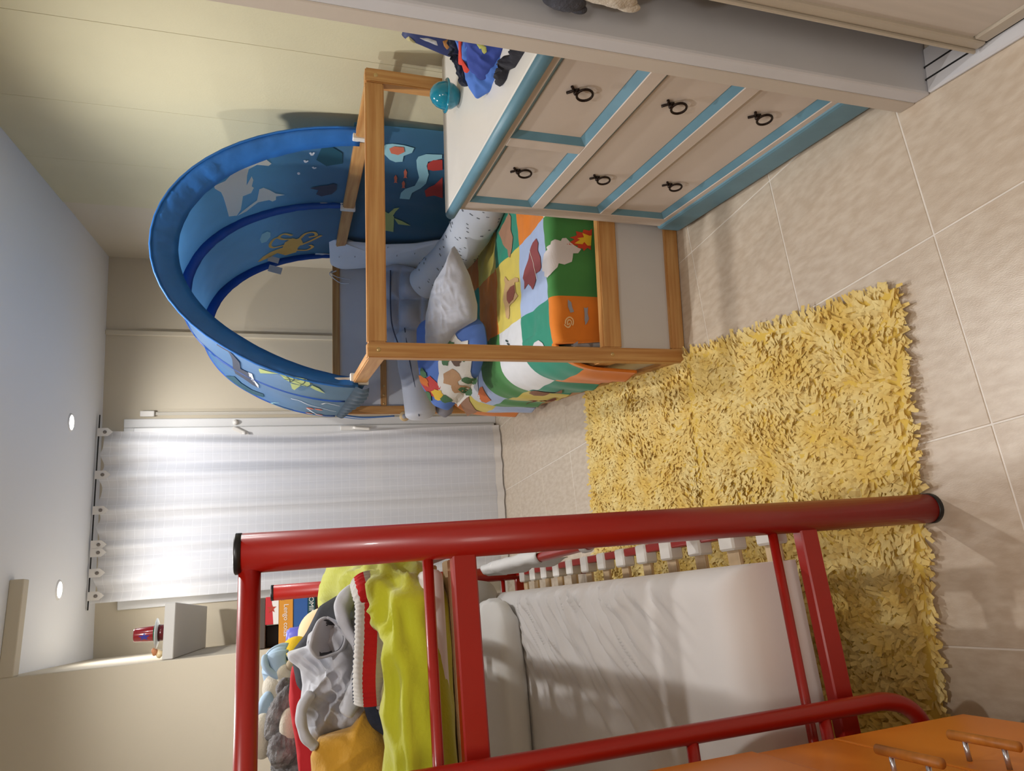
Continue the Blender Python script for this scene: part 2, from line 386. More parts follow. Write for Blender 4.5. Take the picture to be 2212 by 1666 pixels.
TR_DV={'boar':[(0.886,2.38),(0.859,2.358),(0.833,2.366),(0.8,2.34),(0.759,2.34),(0.752,2.365),(0.754,2.39),(0.758,2.42),(0.729,2.418),(0.705,2.463),(0.723,2.476),(0.741,2.501),(0.728,2.547),(0.761,2.545),(0.779,2.557),(0.8,2.538),(0.833,2.501),(0.862,2.455),(0.883,2.421)],
 'smoke':[(0.845,2.189),(0.843,2.203),(0.832,2.209),(0.837,2.228),(0.83,2.243),(0.819,2.247),(0.814,2.271),(0.803,2.264),(0.799,2.302),(0.764,2.325),(0.741,2.328),(0.73,2.301),(0.713,2.303),(0.698,2.267),(0.705,2.249),(0.73,2.223),(0.745,2.219),(0.741,2.198),(0.753,2.172),(0.787,2.167),(0.789,2.145),(0.807,2.132),(0.819,2.158),(0.831,2.175)],
 'fire':[(0.821,2.19),(0.843,2.157),(0.848,2.176),(0.857,2.149),(0.872,2.152),(0.869,2.126),(0.88,2.122),(0.878,2.097),(0.886,2.087),(0.806,2.09),(0.814,2.104),(0.8,2.123),(0.81,2.126),(0.81,2.151),(0.82,2.142),(0.819,2.176)],
 'flame':[(0.827,2.159),(0.842,2.135),(0.847,2.147),(0.852,2.12),(0.867,2.127),(0.859,2.098),(0.861,2.089),(0.823,2.089),(0.822,2.104),(0.835,2.117),(0.826,2.125)],
 'fish0':[(0.611,2.195),(0.601,2.183),(0.581,2.181),(0.566,2.176),(0.562,2.191),(0.584,2.198)],
 'fish1':[(0.583,2.135),(0.58,2.126),(0.585,2.118),(0.563,2.121),(0.543,2.117),(0.52,2.129),(0.539,2.135),(0.566,2.134)],
 'fish2':[(0.462,2.173),(0.449,2.181),(0.438,2.206),(0.452,2.196)],
 'turtle':[(0.857,2.8),(0.826,2.764),(0.817,2.677),(0.8,2.63),(0.785,2.632),(0.795,2.679),(0.748,2.666),(0.726,2.639),(0.712,2.689),(0.708,2.752),(0.678,2.762),(0.659,2.783),(0.674,2.814),(0.719,2.816),(0.761,2.838),(0.805,2.819),(0.825,2.804),(0.846,2.821)],
 'turtle_shell':[(0.789,2.73),(0.785,2.68),(0.75,2.672),(0.723,2.688),(0.719,2.751),(0.741,2.774),(0.777,2.776)],
 'fox':[(1.117,2.717),(1.083,2.671),(1.038,2.701),(0.995,2.681),(0.952,2.692),(0.935,2.713),(0.921,2.734),(0.935,2.752),(0.962,2.748),(1.007,2.81),(1.077,2.857),(1.095,2.813)],
 'hedgehog':[(0.486,2.488),(0.496,2.466),(0.496,2.415),(0.479,2.378),(0.462,2.37)]}
TR_DVS=[(0.526,2.194),(0.524,2.194),(0.522,2.195),(0.52,2.197),(0.52,2.2),(0.521,2.202),(0.524,2.204),(0.529,2.204),(0.533,2.202),(0.536,2.198),(0.536,2.194),(0.534,2.19),(0.53,2.187),(0.523,2.186),(0.517,2.189),(0.512,2.193),(0.51,2.2),(0.513,2.206),(0.518,2.211),(0.527,2.212),(0.535,2.21),(0.542,2.204),(0.546,2.196),(0.544,2.188),(0.538,2.181),(0.528,2.178),(0.517,2.18)]
TR_DL={'bear':[(0.308,2.965),(0.313,2.905),(0.278,2.819),(0.253,2.809),(0.248,2.732),(0.217,2.82),(0.233,2.92),(0.242,2.994),(0.272,3.014)],
 'bird':[(0.519,3.278),(0.476,3.341),(0.443,3.386),(0.409,3.463),(0.367,3.56),(0.388,3.608),(0.417,3.612),(0.465,3.502),(0.497,3.418)],
 'fire':[(0.438,3.367),(0.436,3.323),(0.359,3.41),(0.357,3.518),(0.378,3.528),(0.408,3.499)],
 'fox':[(0.508,3.458),(0.462,3.565),(0.42,3.702),(0.366,3.813),(0.337,3.822),(0.337,3.968),(0.346,4.117),(0.413,3.935),(0.464,3.722),(0.509,3.531)],
 'crab':[(0.243,3.215),(0.212,3.194),(0.212,3.077),(0.199,3.094),(0.181,3.012),(0.164,3.049),(0.196,3.244),(0.21,3.353),(0.21,3.225)]}
TR_PUFF={'shark':{'o':[0.762,2.966,0.711],
 'n':[-0.25,-0.719,0.649],
 'p':[(0.264,-0.007),(0.225,-0.035),(0.165,-0.073),(0.139,-0.089),(0.076,-0.113),(0.007,-0.136),(-0.059,-0.138),(-0.082,-0.1),(-0.116,-0.05),(-0.174,-0.01),(-0.222,0.029),(-0.23,0.102),(-0.188,0.111),(-0.112,0.113),(-0.054,0.111),(0.018,0.099),(0.059,0.087),(0.102,0.075),(0.181,0.024)]},
 'jungle':{'o':[0.541,3.15,0.671],
 'n':[-0.381,-0.552,0.742],
 'p':[(0.113,0.208),(-0.03,0.193),(-0.191,0.146),(-0.283,0.047),(-0.277,-0.019),(-0.162,-0.093),(-0.021,-0.168),(0.129,-0.19),(0.233,-0.158),(0.269,-0.06),(0.22,0.094)]},
 'mustard':{'o':[-0.53,1.409,1.268],
 'n':[0.174,-0.939,0.296],
 'p':[(0.011,0.087),(0.042,0.071),(0.053,0.009),(0.083,-0.019),(0.056,-0.041),(0.022,-0.062),(-0.031,-0.07),(-0.08,-0.067),(-0.089,0.011),(-0.067,0.08)]},
 'navy':{'o':[-0.356,1.406,1.23],
 'n':[0.168,-0.906,0.389],
 'p':[(0.085,0.038),(0.114,0.023),(0.128,-0.02),(0.07,-0.035),(0.001,-0.036),(-0.082,-0.033),(-0.145,-0.024),(-0.118,0.015),(-0.06,0.032),(0.007,0.041)]},
 'red':{'o':[-0.546,1.678,1.359],
 'n':[0.174,-0.939,0.296],
 'p':[(0.123,0.03),(0.136,0.007),(0.08,-0.012),(0.004,-0.007),(-0.073,-0.032),(-0.155,-0.042),(-0.151,0.003),(-0.031,0.019),(0.065,0.035)]},
 'hbody':{'o':[-0.478,1.493,1.31],
 'n':[0.174,-0.939,0.296],
 'p':[(0.053,0.024),(0.064,-0.043),(0.022,-0.074),(-0.025,-0.055),(-0.029,-0.022),(-0.041,0.024),(-0.052,0.043),(-0.021,0.056),(0.029,0.047)]},
 'hoodie':{'o':[-0.381,1.501,1.313],
 'n':[0.174,-0.939,0.296],
 'p':[(0.147,-0.067),(0.136,-0.033),(0.095,-0.023),(0.083,-0.01),(0.081,0.021),(0.065,0.042),(0.042,0.045),(0.034,0.086),(0.019,0.083),(-0.001,0.059),(-0.032,0.054),(-0.066,0.059),(-0.091,0.068),(-0.125,0.054),(-0.15,0.039),(-0.141,0.022),(-0.124,-0.019),(-0.119,-0.056),(-0.087,-0.08),(-0.043,-0.072),(0.011,-0.059),(0.047,-0.055),(0.091,-0.076),(0.127,-0.081)]},
 'hback':{'o':[-0.362,1.593,1.302],
 'n':[0.174,-0.939,0.296],
 'p':[(0.083,0.029),(0.108,-0.023),(0.114,-0.069),(0.054,-0.078),(-0.05,-0.07),(-0.122,-0.049),(-0.133,0.03),(-0.074,0.079),(-0.008,0.091),(0.028,0.059)]},
 'blue_top':{'o':[1.045,1.559,0.923],
 'n':[-0.551,-0.451,0.702],
 'p':[(0.026,0.104),(0.017,0.094),(-0.005,0.078),(-0.052,0.052),(-0.082,0.032),(-0.101,0.002),(-0.067,-0.033),(-0.018,-0.065),(0.016,-0.083),(0.056,-0.096),(0.08,-0.104),(0.081,-0.041),(0.049,0.06)]},
 'navy_top':{'o':[1.039,1.532,0.932],
 'n':[-0.551,-0.451,0.702],
 'p':[(0.025,0.074),(0.013,0.064),(-0.019,0.052),(-0.046,0.038),(-0.068,0.004),(-0.052,-0.017),(-0.016,-0.037),(0.011,-0.046),(0.037,-0.059),(0.062,-0.067),(0.054,-0.006)]},
 'red_top':{'o':[1.059,1.581,0.97],
 'n':[-0.551,-0.451,0.702],
 'p':[(0.048,0.027),(0.032,0.022),(-0.024,0.012),(-0.02,-0.004),(-0.037,-0.01),(-0.034,-0.021),(-0.024,-0.03),(-0.026,-0.017),(-0.0,-0.005),(0.033,0.009),(0.052,0.015)]},
 'jeans':{'o':[1.072,1.626,0.973],
 'n':[-0.551,-0.451,0.702],
 'p':[(0.057,0.044),(0.008,0.033),(-0.0,0.02),(-0.027,0.003),(-0.055,-0.024),(-0.049,-0.037),(-0.017,-0.032),(-0.004,-0.016),(0.02,-0.004),(0.067,0.012)]},
 'fringe':{'o':[0.936,1.41,0.904],
 'n':[-0.06,-0.05,0.997],
 'p':[(-0.014,0.021),(-0.039,0.026),(-0.065,0.051),(-0.063,0.064),(-0.044,0.059),(0.008,0.013),(0.062,-0.041),(0.088,-0.098),(0.057,-0.071),(0.009,-0.025)]},
 'yellow_print':{'o':[1.036,1.503,0.946],
 'n':[-0.551,-0.451,0.702],
 'p':[(0.007,0.022),(-0.003,0.007),(0.001,-0.0),(-0.008,-0.003),(-0.01,-0.008),(-0.003,-0.014),(0.008,-0.01),(0.009,0.006)]},
 'bag':{'o':[1.337,1.936,0.991],
 'n':[-0.963,-0.251,0.1],
 'p':[(0.031,0.082),(0.007,0.082),(-0.009,0.085),(-0.022,0.026),(-0.038,-0.045),(-0.044,-0.083),(-0.013,-0.083),(0.034,-0.058),(0.055,-0.005)]},
 'bag_print1':{'o':[1.332,1.924,0.991],
 'n':[-0.963,-0.251,0.1],
 'p':[(0.005,0.044),(-0.001,0.025),(-0.003,0.005),(-0.008,-0.018),(-0.013,-0.037),(0.008,-0.026),(0.012,0.006)]},
 'bag_print2':{'o':[1.334,1.938,1.044],
 'n':[-0.963,-0.251,0.1],
 'p':[(-0.002,0.019),(0.011,0.011),(0.006,-0.001),(-0.001,-0.013),(-0.008,-0.016),(-0.007,0.001)]},
 'bag_print3':{'o':[1.326,1.925,0.938],
 'n':[-0.963,-0.251,0.1],
 'p':[(0.013,0.016),(0.02,-0.007),(-0.009,-0.011),(-0.018,-0.006),(-0.006,0.008)]},
 'bumper':{'o':[1.312,3.969,0.863],
 'n':[-0.907,-0.408,0.109],
 'p':[(0.086,0.338),(0.058,0.258),(0.077,0.021),(0.125,-0.163),(0.198,-0.32),(0.093,-0.367),(-0.049,-0.288),(-0.093,-0.138),(-0.136,0.082),(-0.194,0.257),(-0.164,0.319)]},
 'tuft':{'o':[1.011,4.008,0.745],
 'n':[-0.121,-0.856,0.503],
 'p':[(0.241,0.135),(0.002,0.14),(-0.237,0.132),(-0.251,0.019),(-0.223,-0.084),(-0.113,-0.171),(0.108,-0.155),(0.221,-0.067),(0.252,0.052)]}}
RIBA = 0

# ============================================================ the room
ZC = 2.5
floor = struct(mesh_obj('floor', [(-2.4, -1.6, -.0014), (1.6, -1.6, -.0014), (1.6, 4.85, -.0014), (-2.4, 4.85, -.0014)], [(0, 1, 2, 3)], M_grout, smooth=False))
TA = R(10.5); ta, tb = Vector((math.cos(TA), math.sin(TA), 0)), Vector((-math.sin(TA), math.cos(TA), 0))
bm = bmesh.new(); bmesh.ops.create_cube(bm, size=1)
for v in bm.verts: v.co = Vector((v.co.x * .4412, v.co.y * .4462, v.co.z * .012))
bmesh.ops.bevel(bm, geom=bm.edges[:], offset=.0012, segments=1, affect='EDGES')
tile_me = bpy.data.meshes.new('tile'); bm.to_mesh(tile_me); bm.free(); tile_me.materials.append(M_tile)
for i in range(-8, 6):
    for j in range(-4, 12):
        c = ta * (.2515 + .445 * (i + .5)) + tb * (1.02 + .45 * (j + .5))
        if -2.0 < c.x < 1.35 and -.6 < c.y < 4.65:
            t = link(bpy.data.objects.new('tile', tile_me), floor)
            t.location = c + Vector((0, 0, -.006 + random.uniform(-.0004, .0004))); t.rotation_euler = (random.uniform(-.0006, .0006), random.uniform(-.0006, .0006), TA)
# per-tile offset of the stone pattern
nt = M_tile.node_tree; mp = [n for n in nt.nodes if n.type == 'MAPPING'][0]
oi = nt.nodes.new('ShaderNodeObjectInfo'); cx = nt.nodes.new('ShaderNodeCombineXYZ'); mu = nt.nodes.new('ShaderNodeMath'); mu.operation = 'MULTIPLY'; mu.inputs[1].default_value = 40
nt.links.new(oi.outputs['Random'], mu.inputs[0]); nt.links.new(mu.outputs[0], cx.inputs[0]); nt.links.new(mu.outputs[0], cx.inputs[1]); nt.links.new(cx.outputs[0], mp.inputs['Location'])

ceil = struct(box('ceiling', (-2.4, -1.6, ZC), (1.6, 4.85, ZC + .1), M_ceil, bev=0))
WX = 1.43; WY = 4.72
wr = struct(box('wall_right', (WX, 1.18, 0), (WX + .1, WY + .1, ZC), M_wall, bev=0))
for k in range(6):                                       # wallpaper lengths, 53 cm each
    y0 = 1.19 if k == 0 else 1.715 + .525 * (k - 1); y1 = 1.715 + .525 * k if k < 5 else 3.845
    if k == 5: break
    box('wallpaper_strip', (WX - .004, y0, 0), (WX + .002, min(y1, 3.845) - .0015, ZC), M_wallpaper, wr, bev=.0008)
wb = struct(box('wall_back', (.40, WY, 0), (WX + .1, WY + .12, ZC), M_wall, bev=0))
box('wall_piece', (-2.4, WY, 0), (-.74, WY + .12, ZC), M_wall, wb, bev=0)
box('wall_piece', (-.74, WY, 2.38), (.40, WY + .12, ZC), M_wall, wb, bev=0)
struct(box('trim_1', (.925, WY - .022, 0), (.957, WY + .01, ZC), M_wall, bev=.004))
struct(box('wall_front', (-2.4, -1.62, 0), (1.6, -1.5, ZC), M_wall, bev=0))
struct(box('wall_outer', (-2.4, -1.6, 0), (-2.3, 4.85, ZC), M_wall, bev=0))
# solid block on the left whose front is in shade; its side carries the shelves
BO = Vector((-.118, 1.215, 0)); BR = TA
def L2W(p): return BO + ta * p[0] + tb * p[1] + Vector((0, 0, p[2]))
def wbox(name, lo, hi, m, parent=None, bev=.003):
    """box along the bunk's axes, corners in the bunk's own coordinates"""
    lo, hi = Vector(lo), Vector(hi); c = (lo + hi) / 2; s = (hi - lo) / 2
    o = box(name, L2W(c) - s, L2W(c) + s, m, parent, bev); o.rotation_euler = (0, 0, BR)
    return o
wl = struct(wbox('wall_left', (-2.0, 2.183, 0), (-.233, 3.75, ZC), M_wall, bev=.004))
struct(wbox('trim_2', (-.234, 2.183, 2.448), (.145, 2.245, ZC), M_wall, bev=.003))

# recessed wall end and sliding wardrobe on the near right
we = struct(box('wall_near', (.82, 1.138, 0), (WX + .1, 1.18, ZC), M_wall2, bev=.002, seg=1))
jm = struct(box('trim_3', (.8205, 1.097, 0), (WX + .1, 1.138, ZC), M_wallgrey, bev=.006, seg=2))
struct(box('wall_wardrobe', (1.5, -1.5, 0), (1.58, 1.1, ZC), M_wall2, bev=0))
tr = thing('wardrobe_track', 'pale floor track of the sliding wardrobe beside the wall end', 'track', (.87, .2, 0))
box('track_plate', (.822, -1.4, .0), (.93, 1.096, .012), M_wallgrey, tr, bev=.004)
for x in (.852, .882): box('track_groove', (x, -1.4, .0095), (x + .004, 1.096, .0126), M_black, tr, bev=0)
dr = thing('sliding_door', 'pale wood sliding wardrobe door with beige edge profile', 'door', (.862, .2, .02))
box('door_leaf', (.853, -1.3, .055), (.871, .958, 2.44), M_doorleaf, dr, bev=.001)
box('edge_profile', (.844, .945, .02), (.878, .968, 2.44), M_alu, dr, bev=.003)
box('edge_lip', (.838, .968, .02), (.882, .975, 2.44), M_alu, dr, bev=.002)
box('bottom_rail', (.847, -1.3, .02), (.877, .945, .055), M_alu, dr, bev=.003)

# recessed downlights; the last one houses the added fill spot
M_glow = mat('lamp_glow', (255, 248, 238), .5, emit=60)
for i, (x, y, p) in enumerate(SPOTS):
    t = thing('ceiling_downlight', ['round white recessed ceiling light above the bed tent', 'round white recessed ceiling light nearest the left wall shelf', 'round white recessed ceiling light above the patchwork bed end', 'round white recessed ceiling light above the red bunk bed', 'added round white fill light out of view above the photographer'][i], 'light', (x, y, ZC), group='recessed ceiling lights')
    lathe('ring', [(.036, -.001), (.038, -.006), (.047, -.005), (.05, 0)], M_white, t, (x, y, ZC))
    lathe('lens', [(.0001, -.003), (.035, -.003), (.036, -.001)], M_glow, t, (x, y, ZC))

hlmp = thing('fill_lamp', 'added flat round fill lamp out of view behind the photographer', 'lamp', (-.2, -1.0, ZC))  # made-up housing around the added fill light
lathe('lamp_base', [(0, 0), (.46, 0), (.47, -.02), (.455, -.045)], M_white, hlmp, (-.2, -1.0, ZC), seg=40)
lathe('lamp_diffuser', [(.455, -.045), (.44, -.055), (0, -.058)], mat('diffuser_glow', (255, 244, 228), .5, emit=.8), hlmp, (-.2, -1.0, ZC), seg=40)

# balcony door behind the curtain
win = struct(box('window_1', (-.74, WY + .045, 0), (.40, WY + .06, 2.38), M_white, bev=0))
win.data.materials.clear(); win.data.materials.append(mat('shutter_slats', (206, 210, 222), .4, var=.03))
for a, b in (((.345, WY - .02, 0), (.40, WY + .05, 2.38)), ((-.74, WY - .02, 0), (-.685, WY + .05, 2.38)), ((-.685, WY - .02, 2.32), (.345, WY + .05, 2.38))):
    box('window_frame', a, b, M_white, win, bev=.004)
for x0 in (-.685, -.165):
    x1 = x0 + .508
    for a, b in (((x0, WY - .045, .02), (x0 + .075, WY + .02, 2.32)), ((x1 - .075, WY - .045, .02), (x1, WY + .02, 2.32)), ((x0 + .075, WY - .045, 2.23), (x1 - .075, WY + .02, 2.32)), ((x0 + .075, WY - .045, .02), (x1 - .075, WY + .02, .14)), ((x0 + .075, WY - .045, .82), (x1 - .075, WY + .02, .92))):
        box('door_stile', a, b, M_white, win, bev=.004)
    M_glass = mat('cool_glass', (196, 206, 228), .08, spec=.6)
    box('glass_pane', (x0 + .07, WY - .01, .13), (x1 - .07, WY - .002, .83), M_glass, win, bev=0)
    box('glass_pane', (x0 + .07, WY - .01, .91), (x1 - .07, WY - .002, 2.24), M_glass, win, bev=0)
wh = thing('balcony_handle', 'white lever handle on the balcony door frame', 'handle', (.325, WY - .05, 1.0))
box('backplate', (.308, WY - .062, .93), (.336, WY - .045, 1.09), M_whiteplastic, wh, bev=.005, seg=2)
tube('lever', [(.322, WY - .06, 1.0), (.322, WY - .095, 1.0), (.318, WY - .1, .98), (.312, WY - .1, .90)], .011, M_whiteplastic, wh)
wc = thing('window_catch', 'small white slanted catch on the balcony door frame', 'catch', (.31, WY - .05, 1.69))
beam('catch_arm', (.335, WY - .058, 1.755), (.285, WY - .058, 1.66), .012, .026, M_whiteplastic, wc)
lathe('catch_pivot', [(0, .012), (.01, .012), (.012, 0)], M_whiteplastic, wc, (.298, WY - .06, 1.685), rot=(PI / 2, 0, 0), seg=14)
kb = lathe('door_stop', [(0, .022), (.011, .02), (.016, .012), (.018, 0)], M_whiteplastic, None, (.372, WY - .02, 1.74), rot=(PI / 2, 0, 0), seg=18)
tag(kb, 'small round white stop on the balcony door frame', 'door stop')
st = thing('shutter_strap', 'grey woven roller shutter strap beside the balcony door', 'strap', (.43, WY - .02, .9))
box('strap_guide', (.413, WY - .035, 2.21), (.449, WY, 2.29), M_whiteplastic, st, bev=.006, seg=2)
box('strap', (.421, WY - .017, .75), (.441, WY - .015, 2.22), mat('strap_weave', (196, 190, 178), .8, bump=.3, bscale=300), st, bev=0)
box('strap_roller', (.411, WY - .04, .55), (.451, WY, .76), M_whiteplastic, st, bev=.006, seg=2)

# sheer curtain on a dark track
def cur_y(x): return 4.60 + (x - .40) * .066
M_cur = bpy.data.materials.new('sheer_white_grid'); M_cur.use_nodes = True
nt = M_cur.node_tree; N, Lk = nt.nodes, nt.links; b = N['Principled BSDF']
b.inputs['Base Color'].default_value = rgb(242, 242, 245); b.inputs['Roughness'].default_value = .9
tl = N.new('ShaderNodeBsdfTranslucent'); tl.inputs[0].default_value = rgb(240, 241, 245)
tp = N.new('ShaderNodeBsdfTransparent')
uvn = N.new('ShaderNodeUVMap'); sx = N.new('ShaderNodeSeparateXYZ'); Lk.new(uvn.outputs[0], sx.inputs[0])
def gridline(out, n, w):
    a = N.new('ShaderNodeMath'); a.operation = 'MULTIPLY'; a.inputs[1].default_value = n; Lk.new(out, a.inputs[0])
    f = N.new('ShaderNodeMath'); f.operation = 'FRACT'; Lk.new(a.outputs[0], f.inputs[0])
    l = N.new('ShaderNodeMath'); l.operation = 'LESS_THAN'; l.inputs[1].default_value = w; Lk.new(f.outputs[0], l.inputs[0]); return l.outputs[0]
g = N.new('ShaderNodeMath'); g.operation = 'MAXIMUM'; Lk.new(gridline(sx.outputs[0], 20, .06), g.inputs[0]); Lk.new(gridline(sx.outputs[1], 48, .06), g.inputs[1])
m1 = N.new('ShaderNodeMixShader'); m1.inputs[0].default_value = .35; Lk.new(b.outputs[0], m1.inputs[1]); Lk.new(tl.outputs[0], m1.inputs[2])
fa = N.new('ShaderNodeMapRange'); fa.inputs[3].default_value = .16; fa.inputs[4].default_value = .02; Lk.new(g.outputs[0], fa.inputs[0])
m2 = N.new('ShaderNodeMixShader'); Lk.new(fa.outputs[0], m2.inputs[0]); Lk.new(m1.outputs[0], m2.inputs[1]); Lk.new(tp.outputs[0], m2.inputs[2])
Lk.new(m2.outputs[0], N['Material Output'].inputs[0])
M_tab = mat('curtain_tab', (222, 218, 214), .9)
M_button = mat('horn_button', (120, 112, 106), .5)
cu = thing('sheer_curtain', 'sheer white curtain with a fine grid and buttoned tabs over the balcony door', 'curtain', (-.15, 4.56, 0))
TABS = [.312, .062, -.142, -.336, -.38, -.493, -.619]
def cur(u, v):
    x = .325 - .985 * u; z = .012 + 2.462 * v
    e = .045 * math.exp(-((v - .55) / .3) ** 2) * max(0, 1 - u * 6)              # edge pulled in around the handle
    x -= e
    w = .016 * math.sin(u * 34 + 1.2) + .012 * math.sin(u * 61 + .6) + .02 * math.exp(-((u - .66) / .03) ** 2) + .022 * math.exp(-((u - .80) / .025) ** 2)
    k = .45 + .55 * v
    y = cur_y(x) + w * k + .012 * noise.noise(Vector((u * 9, v * 3, 0))) - .05 * (1 - v) * (.3 + u)
    if v > .97: z -= .02 * abs(math.sin(u * 22)) * (v - .97) / .03
    return (x, y, z)
sheet('curtain_cloth', cur, 150, 70, M_cur, cu, thick=0, uv=True)
sheet('hem', lambda u, v: (lambda p: (p[0], p[1] - .003, p[2]))(cur(u, v * .02)), 150, 2, M_tab, cu, thick=0)
for x in TABS:
    y = cur_y(x)
    tb_ = mesh_obj('tab', [(x - .024, y - .03, 2.488), (x + .024, y - .03, 2.488), (x + .024, y - .034, 2.432), (x, y - .034, 2.405), (x - .024, y - .034, 2.432),
                           (x - .024, y - .026, 2.488), (x + .024, y - .026, 2.488), (x + .024, y - .030, 2.432), (x, y - .030, 2.405), (x - .024, y - .030, 2.432)],
                   [(0, 4, 3, 2, 1), (5, 6, 7, 8, 9), (0, 1, 6, 5), (1, 2, 7, 6), (2, 3, 8, 7), (3, 4, 9, 8), (4, 0, 5, 9)], M_tab, cu, smooth=False)
    lathe('button', [(0, .006), (.009, .006), (.01, .002), (.01, 0)], M_button, tb_, (x, y - .033, 2.447), rot=(PI / 2, 0, 0), seg=14)
rd = beam('curtain_track', (.42, cur_y(.42), 2.486), (-.70, cur_y(-.70), 2.490), .012, .006, M_black, None, bev=.003)
tag(rd, 'thin dark curtain track under the ceiling', 'curtain track')

# ============================================================ pine bed with sea tent
BX0, BX1, BY0, BY1, BH = .376, 1.368, 2.178, 4.268, 1.162
bed = thing('house_bed', 'low pine frame bed with white boards standing along the right wall', 'bed', ((BX0 + BX1) / 2, (BY0 + BY1) / 2, 0))
PW = .05
M_panelg = mat('pale_grey_board', (216, 219, 226), .55, var=.03)
M_screw = mat('screw_brass', (206, 176, 120), .35, metal=.6)
for x in (BX0 + PW / 2, BX1 - PW / 2):
    for y in (BY0 + PW / 2, BY1 - PW / 2):
        p = beam('post', (x, y, 0), (x, y, BH), PW, PW, M_pine, bed)
        if y < 3:
            for z in (BH - .035, .30):
                lathe('bolt', [(0, .002), (.006, .002), (.0075, 0)], M_screw, p, (x, y - PW / 2 - .0003, z), rot=(PI / 2, 0, 0), seg=14)
def rail(p0, p1, w, h, name='rail'): return beam(name, p0, p1, w, h, M_pine, bed)
xa, xb = BX0 + PW, BX1 - PW; ya, yb = BY0 + PW, BY1 - PW
yf, yk = BY0 + .02, BY1 - .02
rail((xa, yf, BH - .031), (xb, yf, BH - .031), .036, .062, 'end_rail')
rail((xa, yf, .296), (xb, yf, .296), .036, .072, 'end_rail')
rail((xa, yf, .029), (xb, yf, .029), .036, .055, 'end_rail')
box('panel', (xa - .004, yf - .004, .055), (xb + .004, yf + .008, .262), M_panelw, bed, bev=.001)
rail((xa, yk, BH - .022), (xb, yk, BH - .022), .036, .042, 'end_rail')
rail((xa, yk, .855), (xb, yk, .855), .036, .036, 'end_rail')
rail((xa, yk, .296), (xb, yk, .296), .036, .072, 'end_rail')
rail((xa, yk, .029), (xb, yk, .029), .036, .055, 'end_rail')
box('panel', (xa - .004, yk + .002, .33), (xb + .004, yk + .012, BH - .04), M_panelg, bed, bev=.001)
box('panel', (xa - .004, yk + .002, .055), (xb + .004, yk + .012, .262), M_panelw, bed, bev=.001)
for x in (BX0 + .018, BX1 - .018):
    rail((x, ya, BH - .034), (x, yb, BH - .034), .032, .056, 'side_rail')
    rail((x, ya, .296), (x, yb, .296), .034, .07, 'side_rail')
    rail((x, ya, .029), (x, yb, .029), .034, .055, 'side_rail')
    box('panel', (x - .004, ya - .004, .055), (x + .006, yb + .004, .262), M_panelw, bed, bev=.001)
for q in range(3): lathe('screw', [(0, .002), (.005, .002), (.006, 0)], M_screw, bed, (.44 + .055 * q, yk - .0185, .855), rot=(PI / 2, 0, 0), seg=10)
mt = box('bed_mattress', (BX0 + .075, BY0 + .125, .16), (BX1 - .045, BY1 - .05, .40), M_sheet, bev=.05, seg=4, smooth=True)
tag(mt, 'white mattress inside the pine frame bed', 'mattress')

# ---- tent
TX, TW, TZ, TH = .874, .485, 1.15, .735
YB = 4.19
def yfront(a): return 2.60 + .20 * a / 180
def loff(a): return .024 * min(1, (a - 140) / 35) if a > 140 else 0
def tent_pt(a, y, off=0.0):
    r = R(a); c, s = math.cos(r), math.sin(r)
    y0 = yfront(a)
    f = 0
    for p, q in ((y0, 3.37), (3.37, YB)):
        if p < y < q: f = math.sin(PI * (y - p) / (q - p))
    k = -.016 * f * max(0, s) + loff(a)
    return Vector((TX + c * (TW + off + k), y, TZ + s * (TH + off + k)))
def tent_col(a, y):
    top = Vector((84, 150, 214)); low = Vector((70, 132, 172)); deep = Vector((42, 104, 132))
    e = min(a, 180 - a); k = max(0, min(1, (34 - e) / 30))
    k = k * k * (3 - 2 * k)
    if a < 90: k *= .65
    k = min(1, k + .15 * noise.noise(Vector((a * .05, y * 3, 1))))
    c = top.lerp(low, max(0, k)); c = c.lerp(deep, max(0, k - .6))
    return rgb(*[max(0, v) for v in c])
M_tent = mat('tent_cloth', (40, 104, 172), .55, attr=True, var=.07, vscale=5, bump=.06, bscale=14, transl=.5, sheen=.2)
M_band = mat('tent_band', (44, 116, 200), .45, var=.14, vscale=9, bump=.5, bscale=16, transl=.12)
M_sleeve = mat('tent_sleeve', (26, 78, 160), .6, var=.08)
tent = thing('bed_tent', 'blue half-round bed tent printed with sea animals over the pine bed', 'tent', (TX, 3.4, 1.15))
def tfab(u, v):
    a = 186 * u - 3; y = yfront(min(max(a, 0), 180)); y = y + (YB - y) * v
    p = tent_pt(a, y); w = .004 * noise.noise(Vector((a * .12, y * 7, 0))); p.z += w
    return p
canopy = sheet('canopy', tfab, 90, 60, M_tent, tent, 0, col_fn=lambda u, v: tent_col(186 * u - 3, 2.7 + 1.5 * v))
def band(name, y_of, w, m, a0, a1, back, n=90):
    V, F = [], []
    for i in range(n + 1):
        a = a0 + (a1 - a0) * i / n; r = R(a); c, s = math.cos(r), math.sin(r); y = y_of(a)
        for k in range(5):
            f = k / 4; ww = w * f * (.55 + .45 * abs(math.sin(r)) ** .7)
            jig = (.008 * noise.noise(Vector((a * .25, f * 2, 3))) + .005 * noise.noise(Vector((a * .9, f * 3 + a * .2, 7)))) * (1 if k else 0)
            V.append((TX + c * (TW + .006 + loff(a) - ww), y + back * f + jig - .012 * math.sin(PI * f), TZ + s * (TH + .006 - ww * 1.05)))
    for i in range(n):
        for k in range(4): b0 = i * 5 + k; F.append((b0, b0 + 1, b0 + 6, b0 + 5))
    o = mesh_obj(name, V, F, m, tent)
    s_ = o.modifiers.new('cloth', 'SOLIDIFY'); s_.thickness = .002
    return o
band('front_band', lambda a: yfront(a) - .004, .082, M_band, -1, 181, .055)
band('hoop_sleeve', lambda a: 3.37, .05, M_sleeve, 0, 180, .0)
